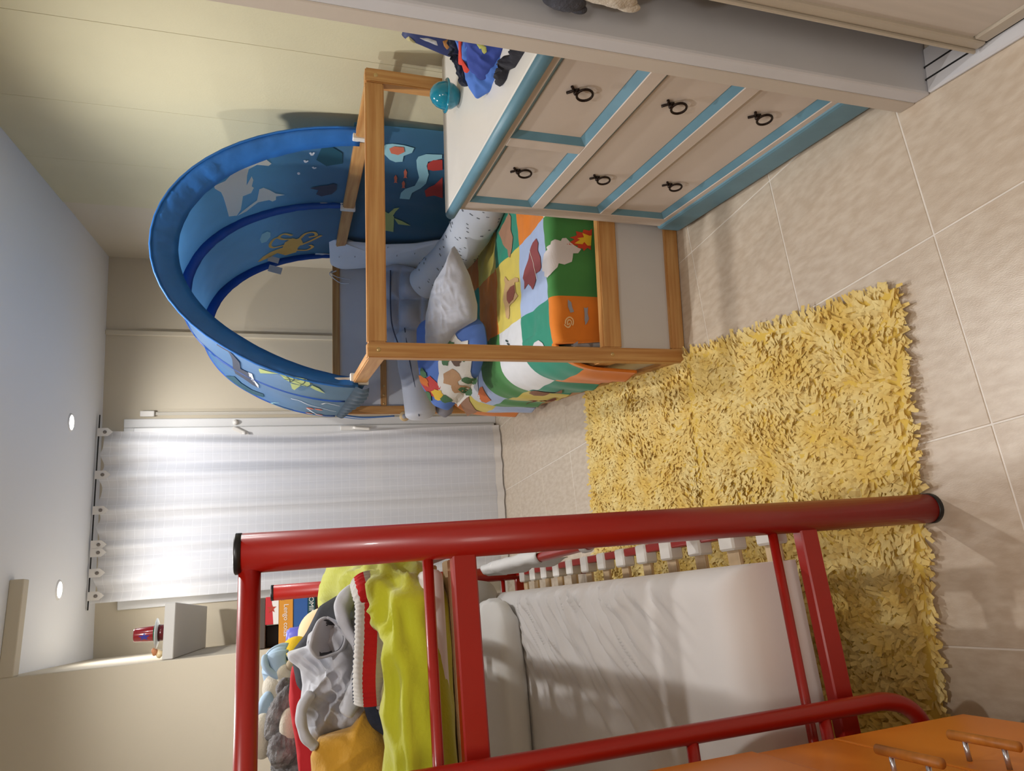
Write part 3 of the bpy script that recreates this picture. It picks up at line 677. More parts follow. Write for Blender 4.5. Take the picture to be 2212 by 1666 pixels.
band('back_band', lambda a: YB - .004, .06, M_sleeve, 0, 180, -.02)
tube('front_hem', [tent_pt(a, yfront(a) - .006, .006) for a in range(0, 181, 6)], .0045, M_band, tent, smooth_path=False, seg=8)
RT = BH - .006
for a, y in ((0, 2.62), (0, 3.37), (0, YB - .02), (180, 2.82)):
    x = (BX1 - .018) if a == 0 else (BX0 + .018)
    c = box('clip', (x - .024, y - .014, RT - .062), (x + .024, y + .014, RT + .012), M_whiteplastic, tent, bev=.003)
    tube('rod_end', [(x, y, RT + .01), (x + (.002 if a == 0 else -.002), y, RT + .11)], .008, M_whiteplastic, c, smooth_path=False, seg=10)
def side(u, v):
    y = 2.60 + 1.60 * u; z = TZ + .012 - .74 * v
    x = 1.392 + .008 * noise.noise(Vector((y * 5, z * 3, 2))) - .012 * math.sin(PI * v) * math.sin(PI * ((u * 2) % 1)) - .008 * v * u
    return (x, y, z)
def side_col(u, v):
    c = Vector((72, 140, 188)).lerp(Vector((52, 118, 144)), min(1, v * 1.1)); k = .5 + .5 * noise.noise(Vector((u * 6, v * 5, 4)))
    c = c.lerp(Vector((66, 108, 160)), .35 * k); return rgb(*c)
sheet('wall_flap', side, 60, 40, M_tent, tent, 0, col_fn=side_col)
def lflap(u, v):
    y = yfront(180) + (YB - yfront(180)) * u; z = TZ - .005 - .075 * v * (.7 + .3 * math.sin(u * 5)) - .02 * v * u
    x = TX - TW - .026 - .014 * math.sin(PI * v * .8) + .006 * v * math.sin(u * 60)
    return (x, y, z)
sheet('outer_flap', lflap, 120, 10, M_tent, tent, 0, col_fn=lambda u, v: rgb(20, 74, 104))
C_pale = mat('print_pale_sand', (252, 246, 230), .7, transl=.2); C_white = mat('print_white', (240, 244, 250), .7, transl=.2)
C_oct = mat('print_ochre', (232, 184, 96), .7, transl=.2); C_cyan = mat('print_cyan', (164, 216, 226), .7, transl=.2)
C_dark = mat('print_slate', (62, 70, 92), .7, transl=.2); C_green = mat('print_pale_green', (186, 200, 128), .7, transl=.2)
C_orange = mat('print_coral', (226, 122, 94), .7, transl=.2); C_red = mat('print_red', (206, 70, 62), .7, transl=.2)
C_tealp = mat('print_deep_teal', (30, 84, 104), .7, transl=.2); C_line = mat('print_line', (34, 60, 60), .8)
tin = lambda a, y: tent_pt(a, y, -.0045); tout = lambda a, y: tent_pt(a, y, .0045)
MIN = {'white_whale': C_pale, 'ray': C_pale, 'shell': C_cyan, 'octopus': C_oct, 'dark_fish': C_dark, 'seaweed': C_tealp, 'bubble': C_white}
for k, v in TR_IN.items(): decal('print_' + k, v, tin, MIN[k], canopy)
for k, v in TR_INS.items(): stroke('print_tentacle' if k[0] == 'o' else 'print_tick', v, (1.4, .018) if k[0] == 'o' else (.7, .009), tin, C_oct if k[0] == 'o' else C_white, canopy)
MOUT = {'dark_whale': C_dark, 'belly': C_white, 'turtle': C_green, 'flip1': C_green, 'flip2': C_green, 'flip3': C_green, 'weed': C_tealp}
NOUT = {'dark_whale': 'print_whale', 'belly': 'print_whale_belly', 'turtle': 'print_turtle', 'weed': 'print_seaweed'}
for k, v in TR_OUT.items(): decal(NOUT.get(k, 'print_flipper'), [(a, min(y, YB - .01)) for a, y in v], tout, MOUT[k], canopy)
tl2 = lambda a, y: tent_pt(a, y, .006)
_t = TR_OUT['turtle']
for i, j in ((0, 6), (1, 8), (2, 8), (3, 7), (4, 6), (9, 3)): stroke('print_shell_line', [_t[i], ((_t[i][0] + _t[j][0]) / 2 + .6, (_t[i][1] + _t[j][1]) / 2), _t[j]], (.35, .006), tl2, C_line, canopy)
for k, v in TR_OUTS.items(): stroke('print_coral', [(a, min(y, YB - .01)) for a, y in v], (.8, .02), tout, C_cyan if k in ('c5', 'c6', 'c3') else C_white, canopy, taper=True)
for a, y in TR_OUTD: decal('print_dot', [(a + 1.6 * math.cos(q * PI / 5), min(YB - .04, y) + .03 * math.sin(q * PI / 5)) for q in range(10)], tout, C_orange, canopy)
def rp(y, z):
    u = (y - 2.6) / 1.6; v = (TZ + .012 - z) / .74; p = side(u, v); return Vector((p[0] - .0045, p[1], p[2]))
MRP = {'tentacle': C_cyan, 'jelly': C_cyan, 'jelly_center': C_orange, 'coral1': C_red, 'coral2': C_red, 'turtle': C_green, 'flip1': C_green, 'flip2': C_green}
for k, v in TR_RP.items():
    f = rp if k != 'jelly_center' else (lambda y, z: rp(y, z) - Vector((.003, 0, 0)))
    decal('print_fish' if k[:4] == 'fish' else 'print_' + k.rstrip('12').replace('flip', 'flipper'), v, f, MRP.get(k, C_orange), tent)
M_label = mat('care_label', (206, 208, 210), .7)
for dx, dy, s in ((0, 0, 1), (.045, -.05, .8)):
    p = tent_pt(36, 4.12, -.05) + Vector((dx, dy, -.02))
    box('care_label', p + Vector((-.022 * s, -.001, -.075 * s)), p + Vector((.022 * s, .001, 0)), M_label, tent, bev=0).rotation_euler = (0, .25, .2)

# ---- bedding: patchwork duvet
PCOL = {'o': (224, 126, 30), 'g': (66, 134, 66), 'b': (168, 186, 222), 't': (34, 138, 112), 'y': (216, 196, 88), 'w': (220, 220, 222), 'c': (226, 220, 190), 'n': (128, 72, 50)}
PK = list(PCOL); PM = [mat('patch_' + k, PCOL[k], .85, var=.04, vscale=20, sheen=.15) for k in PK]
#            columns by index: -2,-1 hang on the left side, 0.. on top
GRID = {0: 'noogcwc', 1: 'yotboty', 2: 'gtwytog', 3: 'oygoyto', 4: 'bgbtoyg', 5: 'tbyogbt', 6: 'nooygto', 7: 'yntbogy'}
_dp = spline([(.52, .487, 0), (.45, .474, 0), (.395, .425, 0), (.362, .345, 0), (.352, .25, 0), (.348, .13, 0), (.345, .03, 0)], 120)
DPROF = [_dp[0]]; _acc = 0
for _i in range(1, len(_dp)):                       # even steps of 2 cm along the drape
    _acc += (_dp[_i] - _dp[_i - 1]).length
    if _acc >= .02: DPROF.append(_dp[_i]); _acc = 0
def duv(cx, cy, lift=0.0):
    dy = max(0, 2.275 - cy); sm = .05
    n = Vector((0, 0, 1))
    X, Y, Zz = cx, cy, .487 + .012 * fbm(Vector((cx * 5, cy * 5, 0)), 3) * min(1, 4 * max(0, .75 - abs(cx - .9) * .6))
    if cx < .52:
        d = .52 - cx + (.06 if cy > 3.6 else 0) * min(1, (.52 - cx) * 3); i = min(len(DPROF) - 2, int(d / .02)); f = min(1, d / .02 - i); e = DPROF[i].lerp(DPROF[i + 1], f)
        X, Zz = e.x, e.y; tn = (DPROF[i + 1] - DPROF[i]).normalized(); n = Vector((tn.y, 0, -tn.x)); n = n if n.x < 0 or n.z > 0 else -n
        X += .008 * math.sin(cy * 19 + d * 9) * min(1, d * 3) - .006 * math.sin(cy * 43) * min(1, d * 2)
    if cx > 1.30: Zz -= (cx - 1.30) * .8
    if dy > 0:
        q = min(dy, .06); b_ = q * q / .12
        Y = 2.275 - (dy - (max(0, dy - .06) + b_)) * .9; Zz -= b_ + max(0, dy - .06); n = Vector((0, 0, 1)).lerp(Vector((0, -1, .08)), min(1, dy / .06))
        Y += .006 * math.sin(cx * 40) * min(1, dy * 8)
    return Vector((X, Y, Zz)) + n.normalized() * lift
CX0, CX1, CY0, CY1 = .145, 1.33, 2.04, 4.05
dv = thing('patchwork_duvet', 'patchwork duvet of coloured squares with animal prints on the pine bed', 'duvet', (.86, 3.0, .45))
def dfn(u, v):
    cx = CX1 + (CX0 - CX1) * u; cy = CY0 + (CY1 - CY0) * v
    if cx < .46 and cy < 2.31: cy = 2.31 - (2.31 - cy) * .12          # held inside the corner post
    return duv(cx, cy)
def dmi(u, v):
    cx = CX1 + (CX0 - CX1) * u; cy = CY0 + (CY1 - CY0) * v
    row = int(math.floor((cy - 2.285) / .325)) + 1; colm = int(math.floor((cx - .625) / .308)) + 3
    s = GRID.get(max(0, min(7, row))); return PK.index(s[max(0, min(6, colm))])
sheet('cover', dfn, 200, 300, None, dv, .012, mats=PM, mi_fn=dmi)
DCOL = {'boar': (142, 72, 74), 'smoke': (216, 208, 206), 'fire': (198, 66, 38), 'flame': (228, 186, 44), 'turtle': (196, 160, 114), 'turtle_shell': (140, 80, 66), 'fox': (166, 124, 98), 'hedgehog': (212, 206, 210), 'bear': (150, 110, 90), 'bird': (214, 214, 216), 'crab': (120, 66, 46)}
for k, v in TR_DV.items():
    lift = .011 if k in ('flame', 'turtle_shell') else .009
    decal('print_' + k.rstrip('012'), v, lambda a, b, l=lift: duv(a, b, l), mat('duvet_print_' + k.rstrip('012'), DCOL.get(k, (150, 150, 160)), .85), dv, .012)
stroke('print_spiral', TR_DVS, .005, lambda a, b: duv(a, b, .009), mat('duvet_print_spiral', (236, 196, 140), .85), dv)
for k, v in TR_DL.items():
    decal('print_' + k, v, lambda a, b: duv(a, b, .010), mat('duvet_print_' + k + '_side', DCOL.get(k, (150, 110, 90)) if k != 'fire' else (214, 116, 66), .85), dv, .03)
stroke('print_boar_line', [(.86, 2.45), (.80, 2.43), (.73, 2.40)], .004, lambda a, b: duv(a, b, .011), C_pale, dv)
for q in range(4): stroke('print_whisker', [(.50 + .02 * q, 2.70 + .03 * q), (.515 + .02 * q, 2.745 + .03 * q)], .007, lambda a, b: duv(a, b, .010), C_line, dv)
sc = blob('sheet_corner', (.415, 2.37, .26), (.035, .06, .04), M_sheet, None, (.3, .5, .3), fold=.35, ffreq=30, seed=4)
tag(sc, 'white sheet corner sticking out beside the bed post', 'sheet')

# ---- cushions and pillows
M_greyc = mat('grey_plush', (176, 176, 184), .95, var=.05, vscale=14, bump=.15, bscale=120, sheen=.4)
M_tuft = mat('slate_cushion', (172, 176, 190), .9, var=.06, bump=.1, bscale=150, sheen=.3)
M_pipe = mat('slate_piping', (74, 80, 100), .8)
M_feather = mat('pale_grey_cotton', (184, 188, 196), .9, var=.04, bump=.08, bscale=80)
M_dash = mat('grey_dash', (120, 126, 136), .9)
M_bump = mat('pale_blue_grey_cotton', (222, 226, 234), .9, var=.03, bump=.2, bscale=26)
w_ = puff('grey_cushion', TR_PUFF['shark'], .075, M_greyc, fold=.10, ffreq=9, seed=2, back=.8, ridge=.10, rdir=.3, rfreq=24, rings=24, nb=120)
tag(w_, 'pointed light grey striped plush cushion leaning on the duvet', 'cushion')
bo = thing('bolster_cushion', 'long pale grey bolster cushion with dash print beside the wall', 'cushion', (1.1, 3.05, .6))
BP = [(1.25, 2.66, .575), (1.15, 2.90, .595), (1.06, 3.10, .64), (.99, 3.27, .72), (.955, 3.37, .775)]
brad = lambda t: .110 - .028 * t
tube('cover', BP, brad, M_feather, bo, n=48, seg=28, round_end=True, fold=.05, ffreq=14)
bpath = spline(BP, 48)
for q in range(150):
    i = random.randrange(3, len(bpath) - 6); a = random.uniform(0, 2 * PI); p = bpath[i]; t = (bpath[i + 1] - bpath[i - 1]).normalized()
    sd = t.cross(Vector((0, 0, 1))).normalized(); nn = sd.cross(t); d = sd * math.cos(a) + nn * math.sin(a); r = brad(i / 48) * 1.012
    tg = (t.cross(d)); c0 = p + d * r; ln = random.uniform(.008, .018)
    beam('dash', c0 - tg * ln * .5, c0 + tg * ln * .5, .0035, .0035, M_dash, bo, bev=.0008)
jp = thing('jungle_pillow', 'blue pillow printed with jungle birds and leopard lying on the bed', 'pillow', (.54, 3.15, .5))
jd = TR_PUFF['jungle']
puff('pillow_case', jd, .085, mat('pillow_blue', (84, 116, 186), .85, var=.05), jp, fold=.08, ffreq=7, seed=5, back=.9)
_o, _n = Vector(jd['o']), Vector(jd['n']).normalized(); _ex = Vector((0, 0, 1)).cross(_n).normalized(); _ey = _n.cross(_ex)
_c = Vector((sum(p[0] for p in jd['p']) / len(jd['p']), sum(p[1] for p in jd['p']) / len(jd['p']), 0))
def jfn(lift):
    P = jd['p']
    def f(a, b):
        q = Vector((a, b, 0)); d = q - _c; best = 10
        for i in range(len(P)):                    # distance to the outline along this direction
            p, r = Vector(P[i] + (0,)), Vector(P[(i + 1) % len(P)] + (0,)); e = r - p
            den = d.x * e.y - d.y * e.x
            if abs(den) < 1e-9: continue
            t = ((p.x - _c.x) * e.y - (p.y - _c.y) * e.x) / den; s = ((p.x - _c.x) * d.y - (p.y - _c.y) * d.x) / den
            if t > 0 and -.01 <= s <= 1.01: best = min(best, t)
        r = min(1, 1 / best)
        return _o + _ex * a + _ey * b + _n * (.085 * (math.sqrt(max(0, 1 - r ** 2.6)) + .08 * fbm(Vector((a * 7, b * 7, 5)), 5) * (1 - r ** 6)) + lift)
    return f
def ragged(cx_, cy_, rx, ry, n, j, seed):
    random.seed(seed); return [(cx_ + rx * math.cos(2 * PI * i / n) * random.uniform(1 - j, 1 + j), cy_ + ry * math.sin(2 * PI * i / n) * random.uniform(1 - j, 1 + j)) for i in range(n)]
JC = {'w': mat('pillow_print_white', (214, 210, 204), .85), 'g': mat('pillow_print_leaf', (76, 112, 78), .85), 'r': mat('pillow_print_red', (188, 66, 62), .85), 'y': mat('pillow_print_yellow', (218, 178, 60), .85), 't': mat('pillow_print_tan', (176, 138, 104), .85), 'o': mat('pillow_print_orange', (206, 112, 48), .85), 'n': mat('pillow_print_brown', (104, 84, 74), .85)}
def jdec(n_, poly, k, lift): decal('print_' + n_, poly, jfn(lift), JC[k], jp, .025)
jdec('ground', ragged(-.02, -.075, .19, .085, 22, .12, 1), 'w', .004)
jdec('parrot', ragged(-.14, .055, .045, .075, 14, .25, 2), 'r', .004); jdec('parrot_wing', ragged(-.165, .0, .03, .035, 12, .3, 3), 'y', .0065)
jdec('parrot_tail', ragged(-.13, .10, .025, .045, 12, .3, 4), 'o', .0065)
for i, (a, b) in enumerate([(-.20, .06), (-.09, .10), (-.18, -.04), (.03, -.03), (.11, -.05), (.08, -.12), (-.05, -.14), (-.12, -.12)]): jdec('leaf', ragged(a, b, .026, .022, 11, .35, 10 + i), 'g', .0075)
jdec('leopard', ragged(-.05, -.07, .05, .04, 14, .3, 30), 't', .0065); jdec('monkey', ragged(.05, -.09, .03, .025, 12, .3, 31), 'n', .0065); jdec('leopard', ragged(-.10, -.10, .03, .03, 12, .3, 32), 't', .0065)
random.seed(11)
tc_ = thing('tufted_cushion', 'thick slate grey tufted seat cushion against the bed head board', 'cushion', (1.0, 4.02, .6))
puff('cover', TR_PUFF['tuft'], .13, M_tuft, tc_, fold=.03, seed=3, nb=110, rings=26, tuft=(.17, .135, .03, .02))
tube('piping', [(.70, 3.86, .80), (.85, 3.88, .845), (1.0, 3.90, .852), (1.2, 3.93, .845)], .004, M_pipe, tc_, seg=8)
M_tuft2 = mat('light_slate_cushion', (188, 190, 200), .9, var=.05, bump=.1, bscale=150, sheen=.3)
cb = thing('long_cushion', 'slate grey long cushion with piping at the far corner of the bed', 'cushion', (.58, 3.98, .6))
tube('cover', [(.86, 4.03, .735), (.66, 3.99, .715), (.48, 3.97, .69), (.315, 3.95, .675)], .092, M_tuft2, cb, n=40, seg=24, round_end=True, flat=.95, fold=.05, ffreq=11)
tube('piping', [(.86, 3.945, .765), (.66, 3.905, .745), (.48, 3.885, .715), (.33, 3.88, .70)], .0035, M_pipe, cb, seg=8)
c2 = tube('lower_cushion', [(.80, 4.0, .545), (.6, 3.98, .54), (.33, 3.96, .53)], .058, mat('grey_cushion_cloth', (136, 134, 142), .9, bump=.1, bscale=140), None, n=30, seg=20, round_end=True, flat=.9, fold=.06, ffreq=12)
tag(c2, 'smaller grey cushion underneath the long slate cushion', 'cushion')
bu = thing('cot_bumper', 'pale quilted cot bumper with tiny marks tied to the bed corner', 'bumper', (1.31, 3.97, .6))
bp_ = puff('bumper_pad', TR_PUFF['bumper'], .028, M_bump, bu, fold=.22, ffreq=10, seed=8, back=.8)
tube('tie', [(1.26, 4.20, 1.14), (1.24, 4.19, 1.17), (1.22, 4.20, 1.13), (1.21, 4.20, 1.05)], .006, M_bump, bu, seg=8, flat=.4)
tube('tie', [(1.26, 4.20, 1.16), (1.23, 4.18, 1.18), (1.19, 4.21, 1.12), (1.18, 4.19, 1.06)], .006, M_bump, bu, seg=8, flat=.4)
bd = TR_PUFF['bumper']; bo_, bn_ = Vector(bd['o']), Vector(bd['n']).normalized(); bex = Vector((0, 0, 1)).cross(bn_).normalized(); bey = bn_.cross(bex)
for a, b in ((-.03, .18), (.05, .10), (-.06, .02), (.03, -.06), (.07, -.16), (-.02, -.2), (-.05, .27), (.06, .24), (0, -.26), (.09, .0)):
    c0 = bo_ + bex * a + bey * b + bn_ * .031; beam('mark', c0 - bex * .006, c0 + bex * .006, .003, .003, M_dash, bu, bev=.0005)
rb = thing('striped_ribbon', 'blue and white striped ribbon hanging from the tent corner', 'ribbon', (.35, 4.15, .9))
M_rib = mat('ribbon_blue', (66, 110, 176), .7)
for i, m_ in enumerate((M_rib, C_white, M_rib)):
    tube('ribbon_strand', [(.362 - .004 * i, 4.14 + .012 * i, 1.10), (.350 - .003 * i, 4.15 + .01 * i, 1.0), (.352, 4.16 + .008 * i, .90), (.358, 4.17, .80)], .0045, m_, rb, seg=8, flat=.35)
md = thing('wood_medallion', 'small round wooden medallion hanging at the far bed post', 'ornament', (.36, 4.13, .745))
lathe('disc', [(0, .006), (.028, .006), (.031, 0), (.028, -.006), (0, -.006)], mat('pale_wood_disc', (206, 178, 134), .5, var=.1), md, (.352, 4.13, .745), rot=(PI / 2, 0, 0))
lathe('inset', [(0, .008), (.014, .008), (.015, .006)], mat('grey_inset', (150, 150, 158), .5), md, (.352, 4.13, .745), rot=(PI / 2, 0, 0))

# ============================================================ painted chest of drawers
CF = .874; CY0_, CY1_ = 1.20, 2.13
ch = thing('chest_of_drawers', 'cream chest of drawers with blue edges between the bed and the wall end', 'chest', (1.15, 1.67, 0))
box('side_panel', (CF, CY1_ - .02, .08), (WX - .006, CY1_, .862), M_chest, ch)
box('side_panel', (CF, CY0_, .08), (WX - .006, CY0_ + .02, .862), M_chest, ch)
box('back_panel', (WX - .02, CY0_ + .02, .08), (WX - .006, CY1_ - .02, .862), M_chest, ch, bev=.001)
box('inner_carcass', (CF + .03, CY0_ + .02, .09), (WX - .02, CY1_ - .02, .855), M_chest, ch, bev=.001)
YN, YF = CY0_ + .02, 2.065
for z0, z1 in ((.842, .862), (.585, .627), (.335, .377), (.08, .127)): box('front_rail', (CF, YN, z0), (CF + .03, YF, z1), M_chest, ch, bev=.002)
box('front_stile', (CF, YF, .08), (CF + .03, CY1_ - .02, .862), M_chest, ch, bev=.002)
box('front_stile', (CF, 1.622, .627), (CF + .03, 1.666, .842), M_chest, ch, bev=.002)
top = box('top_board', (.868, CY0_ - .005, .862), (WX - .004, 2.165, .902), M_chesttop, ch, bev=.006, seg=2)
tube('front_edge', [(.868, CY0_ - .004, .883), (.868, 2.164, .883)], .0175, M_blue, top, smooth_path=False, seg=16)
pl_ = box('plinth', (.866, CY0_, .012), (WX - .02, 2.148, .110), M_blue, ch, bev=.018, seg=4)
box('plinth_foot', (.90, CY0_ + .02, 0), (WX - .04, 2.13, .014), mat('dark_wood', (96, 70, 56), .6), ch, bev=.001)
def join_data(*ds):
    V, F = [], []
    for v, f in ds:
        n = len(V); V += list(v); F += [tuple(i + n for i in q) for q in f]
    return V, F
def ring_pull(hx, y, z, parent):
    ds = []
    for a, b in (((hx - .002, y - .014, z + .032), (hx - .003, y + .011, z + .012)), ((hx - .002, y + .014, z + .034), (hx - .003, y - .010, z + .012))):
        ds.append(tube_data(spline([a, b], 4), lambda t: 0.0036 - .0012 * t, 8))
    ds.append(tube_data(spline([(hx + .002, y, z + .016), (hx - .014, y, z + .016)], 8), .0068, 10, round_end=True))
    ds.append(tube_data([Vector((hx - .010 - .004 * math.sin(a * PI / 10), y + .0175 * math.sin(a * PI / 10), z - .006 + .0195 * math.cos(a * PI / 10))) for a in range(0, 21)], .0031, 10))
    V, F = join_data(*ds)
    return mesh_obj('ring_pull', V, F, M_iron, parent)
def drawer(y0, y1, z0, z1, hy):
    w, dp = .020, .018; xo, xi = CF + .002, CF + dp
    d = box('drawer', (xi - .002, y0 + w, z0 + w), (xi + .009, y1 - w, z1 - w * .8), M_chest, ch, bev=.0015)
    O_ = [(xo, y0, z0), (xo, y1, z0), (xo, y1, z1), (xo, y0, z1)]; I_ = [(xi, y0 + w, z0 + w), (xi, y1 - w, z0 + w), (xi, y1 - w, z1 - w * .8), (xi, y0 + w, z1 - w * .8)]
    mesh_obj('blue_moulding', O_ + I_, [(i, i + 4, (i + 1) % 4 + 4, (i + 1) % 4) for i in range(4)], M_blue, d, smooth=False)
    for y in hy: ring_pull(xi - .003, y, (z0 + z1) / 2 + .002, d)['label'] = 'dark iron ring pull'
    return d
drawer(YN, 1.622, .627, .842, (1.387,))
drawer(1.666, YF, .627, .842, (1.83,))
drawer(YN, YF, .377, .585, (1.385, 1.82))
drawer(YN, YF, .127, .335, (1.38, 1.815))

# things on the chest
tbx, tby, tbz = 1.155, 1.93, .902
ba = thing('capsule_ball', 'glossy teal plastic capsule ball standing on the chest', 'ball', (tbx, tby, tbz))
lathe('lower_shell', [(0, 0), (.02, .0), (.027, .006), (.038, .022), (.042, .040)], M_teal, ba, (tbx, tby, tbz), seg=32)
lathe('upper_shell', [(.042, .040), (.041, .052), (.036, .068), (.026, .081), (.013, .089), (0, .091)], M_teal, ba, (tbx, tby, tbz), seg=32)
lathe('rim', [(.041, .037), (.050, .037), (.052, .040), (.050, .043), (.041, .043)], M_teal, ba, (tbx, tby, tbz), seg=32)
M_den = mat('dark_denim', (52, 58, 76), .9, var=.25, vscale=30, bump=.2, bscale=120)
tag(puff('blue_sweatshirt', TR_PUFF['blue_top'], .028, mat('mid_blue_cotton', (74, 116, 198), .9, var=.06, bump=.1, bscale=90), fold=.3, ffreq=16, seed=1, back=1.2, ridge=.4, rdir=.9, rfreq=22, nb=130, rings=30), 'mid blue cotton sweatshirt folded at the bottom of the clothes on the chest', 'sweatshirt')
nv_ = thing('navy_shirt', 'dark blue shirt with a yellow print on top of the folded clothes', 'shirt', (1.0, 1.48, .93))
puff('cloth', TR_PUFF['navy_top'], .02, mat('dark_blue_cotton', (50, 70, 150), .9, var=.1, bump=.1, bscale=90), nv_, fold=.3, ffreq=18, seed=2, ridge=.35, rdir=1.0, rfreq=24, nb=120, rings=26)
puff('yellow_print', TR_PUFF['yellow_print'], .003, mat('print_lime', (176, 178, 96), .8), nv_, back=1.5)
tag(puff('red_shirt', TR_PUFF['red_top'], .016, mat('coral_red_cotton', (214, 74, 58), .9, bump=.2, bscale=60), fold=.25, ffreq=22, seed=3), 'coral red garment tucked in the clothes on the chest', 'shirt')
tag(puff('jeans', TR_PUFF['jeans'], .022, M_den, fold=.4, ffreq=24, seed=4, ridge=.8, rdir=.2, rfreq=60, nb=120, rings=26), 'dark denim jeans beside the folded clothes on the chest', 'jeans')
tag(puff('fringed_scarf', TR_PUFF['fringe'], .03, mat('charcoal_wool', (44, 44, 54), .95, var=.3, vscale=60, bump=.4, bscale=120), fold=.6, ffreq=40, seed=5, back=.25), 'charcoal fringed scarf under the blue sweatshirt', 'scarf')
bg = thing('printed_bag', 'dark blue printed bag leaning against the cream wall behind the clothes', 'bag', (1.34, 1.94, .902))
puff('bag_body', TR_PUFF['bag'], .02, mat('bag_navy', (40, 52, 104), .6, var=.2), bg, fold=.1, seed=1)
for k, c in (('bag_print1', (196, 196, 200)), ('bag_print2', (206, 196, 150)), ('bag_print3', (176, 120, 60))): puff('bag_print', TR_PUFF[k], .016, mat(k, c, .7, var=.2, vscale=60), bg, back=.2)

# plush keyrings hanging inside the wardrobe opening
def hang(name, label, c, r, m, seed):
    t = thing(name, label, 'plush toy', c)
    blob('body', c, r, m, t, fold=.2, ffreq=25, seed=seed, fine=.05, nu=36, nv=24)
    blob('paw', (c[0] - .004, c[1] + r[1] * .6, c[2] - r[2] * .75), (r[0] * .5, r[1] * .45, r[2] * .45), m, t, fold=.15, ffreq=30, seed=seed + 3)
    tube('cord', [(c[0], c[1], c[2] + r[2] * .9), (c[0] + .004, c[1] + .01, c[2] + r[2] + .10), (c[0] + .012, c[1] + .03, c[2] + r[2] + .22)], .0025, M_black, t, seg=6)
    return t
hang('hanging_plush', 'dark grey fluffy plush hanging inside the wardrobe opening', (.846, 1.045, .925), (.018, .024, .045), mat('dark_grey_fluff', (78, 80, 90), .95, var=.3, vscale=60, bump=.6, bscale=200), 1)
hang('hanging_plush', 'cream fluffy plush hanging inside the wardrobe opening', (.842, 1.012, .846), (.018, .024, .055), mat('cream_fluff', (206, 196, 180), .95, var=.12, vscale=60, bump=.6, bscale=200), 5)

# ============================================================ orange drawer unit beside the photographer
CA = Vector((-.476, 1.02, 0))
def cw(p): return CA + ta * p[0] + tb * p[1] + Vector((0, 0, p[2]))
cab = thing('orange_drawer_unit', 'orange drawer unit with round wooden bar handles in front of the bunk ladder', 'drawer unit', CA, TA, own=True)
box('carcass', (-.45, -.62, .20), (-.012, -.004, 1.02), M_orange, cab, bev=.004)
for x in (-.42, -.04):
    for y in (-.58, -.05): lathe('leg', [(0, 0), (.016, 0), (.018, .01), (.018, .2)], M_steel, cab, (x, y, 0), seg=14)
for z0, z1, hz in ((.20, .50, None), (.503, .655, None), (.662, 1.015, None)):
    d = box('drawer_front', (-.012, -.62, z0), (.0 if z0 < .65 else .004, 0, z1), M_orange, cab, bev=.004, seg=2)
    if z0 < .65:
        hh = .465 if z0 < .3 else .60
        for y in (-.295, -.235): tube('handle_post', [(-.002, y, hh), (.027, y, hh)], .0035, M_steel, d, smooth_path=False, seg=10)
        tube('bar_handle', [(.031, -.318, hh), (.031, -.212, hh)], .0068, M_handlewood, d, smooth_path=False, seg=16)

# ============================================================ shaggy rug
rug = thing('shaggy_rug', 'yellow shaggy rag rug lying between the pine bed and the bunk', 'rug', (-.15, 2.15, 0))
RX0, RX1, RY0, RY1 = -.80, .405, 1.235, 3.05
box('backing', (RX0, RY0, .0005), (RX1, RY1, .012), M_yelbase, rug, bev=.004)
random.seed(5); V, F = [], []
def strip(x, y, ln, w, az, lean, z0):
    dx, dy = math.cos(az), math.sin(az); px, py = -dy * w / 2, dx * w / 2
    n = len(V); tw = random.uniform(-.6, .6); cu_ = random.uniform(.2, 1.0)
    for k, f in enumerate((0, .5, 1)):
        a = lean * (1 - cu_ * f * .8); h = ln * f * math.sin(a) ; r = ln * f * math.cos(a) * (1 if f < .6 else 1.05)
        c, s = math.cos(tw * f), math.sin(tw * f); ww = 1 if f < .9 else random.uniform(.55, 1.0)
        cx_, cy_, cz = x + dx * r, y + dy * r, z0 + h
        V.append((cx_ + px * c * ww, cy_ + py * c * ww, cz + w / 2 * s)); V.append((cx_ - px * c * ww, cy_ - py * c * ww, max(.004, cz - w / 2 * s)))
    F.append((n, n + 1, n + 3, n + 2)); F.append((n + 2, n + 3, n + 5, n + 4))
step = .0108
ny = int((RY1 - RY0) / step); nx = int((RX1 - RX0) / step)
for j in range(ny + 1):
    for i in range(nx + 1):
        x = RX0 + step * i + random.uniform(-.005, .005); y = RY0 + step * j + random.uniform(-.005, .005)
        g = noise.noise(Vector((x * 5, y * 5, 2)))                       # pile brushed in patches
        az = PI * (1.0 + 1.3 * g) + random.uniform(-1.3, 1.3) - PI / 2
        if x > RX1 - .02: az = random.uniform(-.7, .7)
        if y < RY0 + .016: az = -PI / 2 + random.uniform(-.9, .9)
        if y > RY1 - .016: az = PI / 2 + random.uniform(-.9, .9)
        lean = random.uniform(.25, 1.1) + .25 * noise.noise(Vector((x * 9, y * 9, 7)))
        if abs(y - 2.11 - .015 * math.sin(x * 6)) < .022: lean *= .15     # fold line across the rug
        strip(x, y, random.uniform(.018, .036), random.uniform(.007, .016), az, max(.15, lean), .010)
pile = mesh_obj('pile', V, F, M_yel, rug, smooth=False); pile['kind'] = 'stuff'

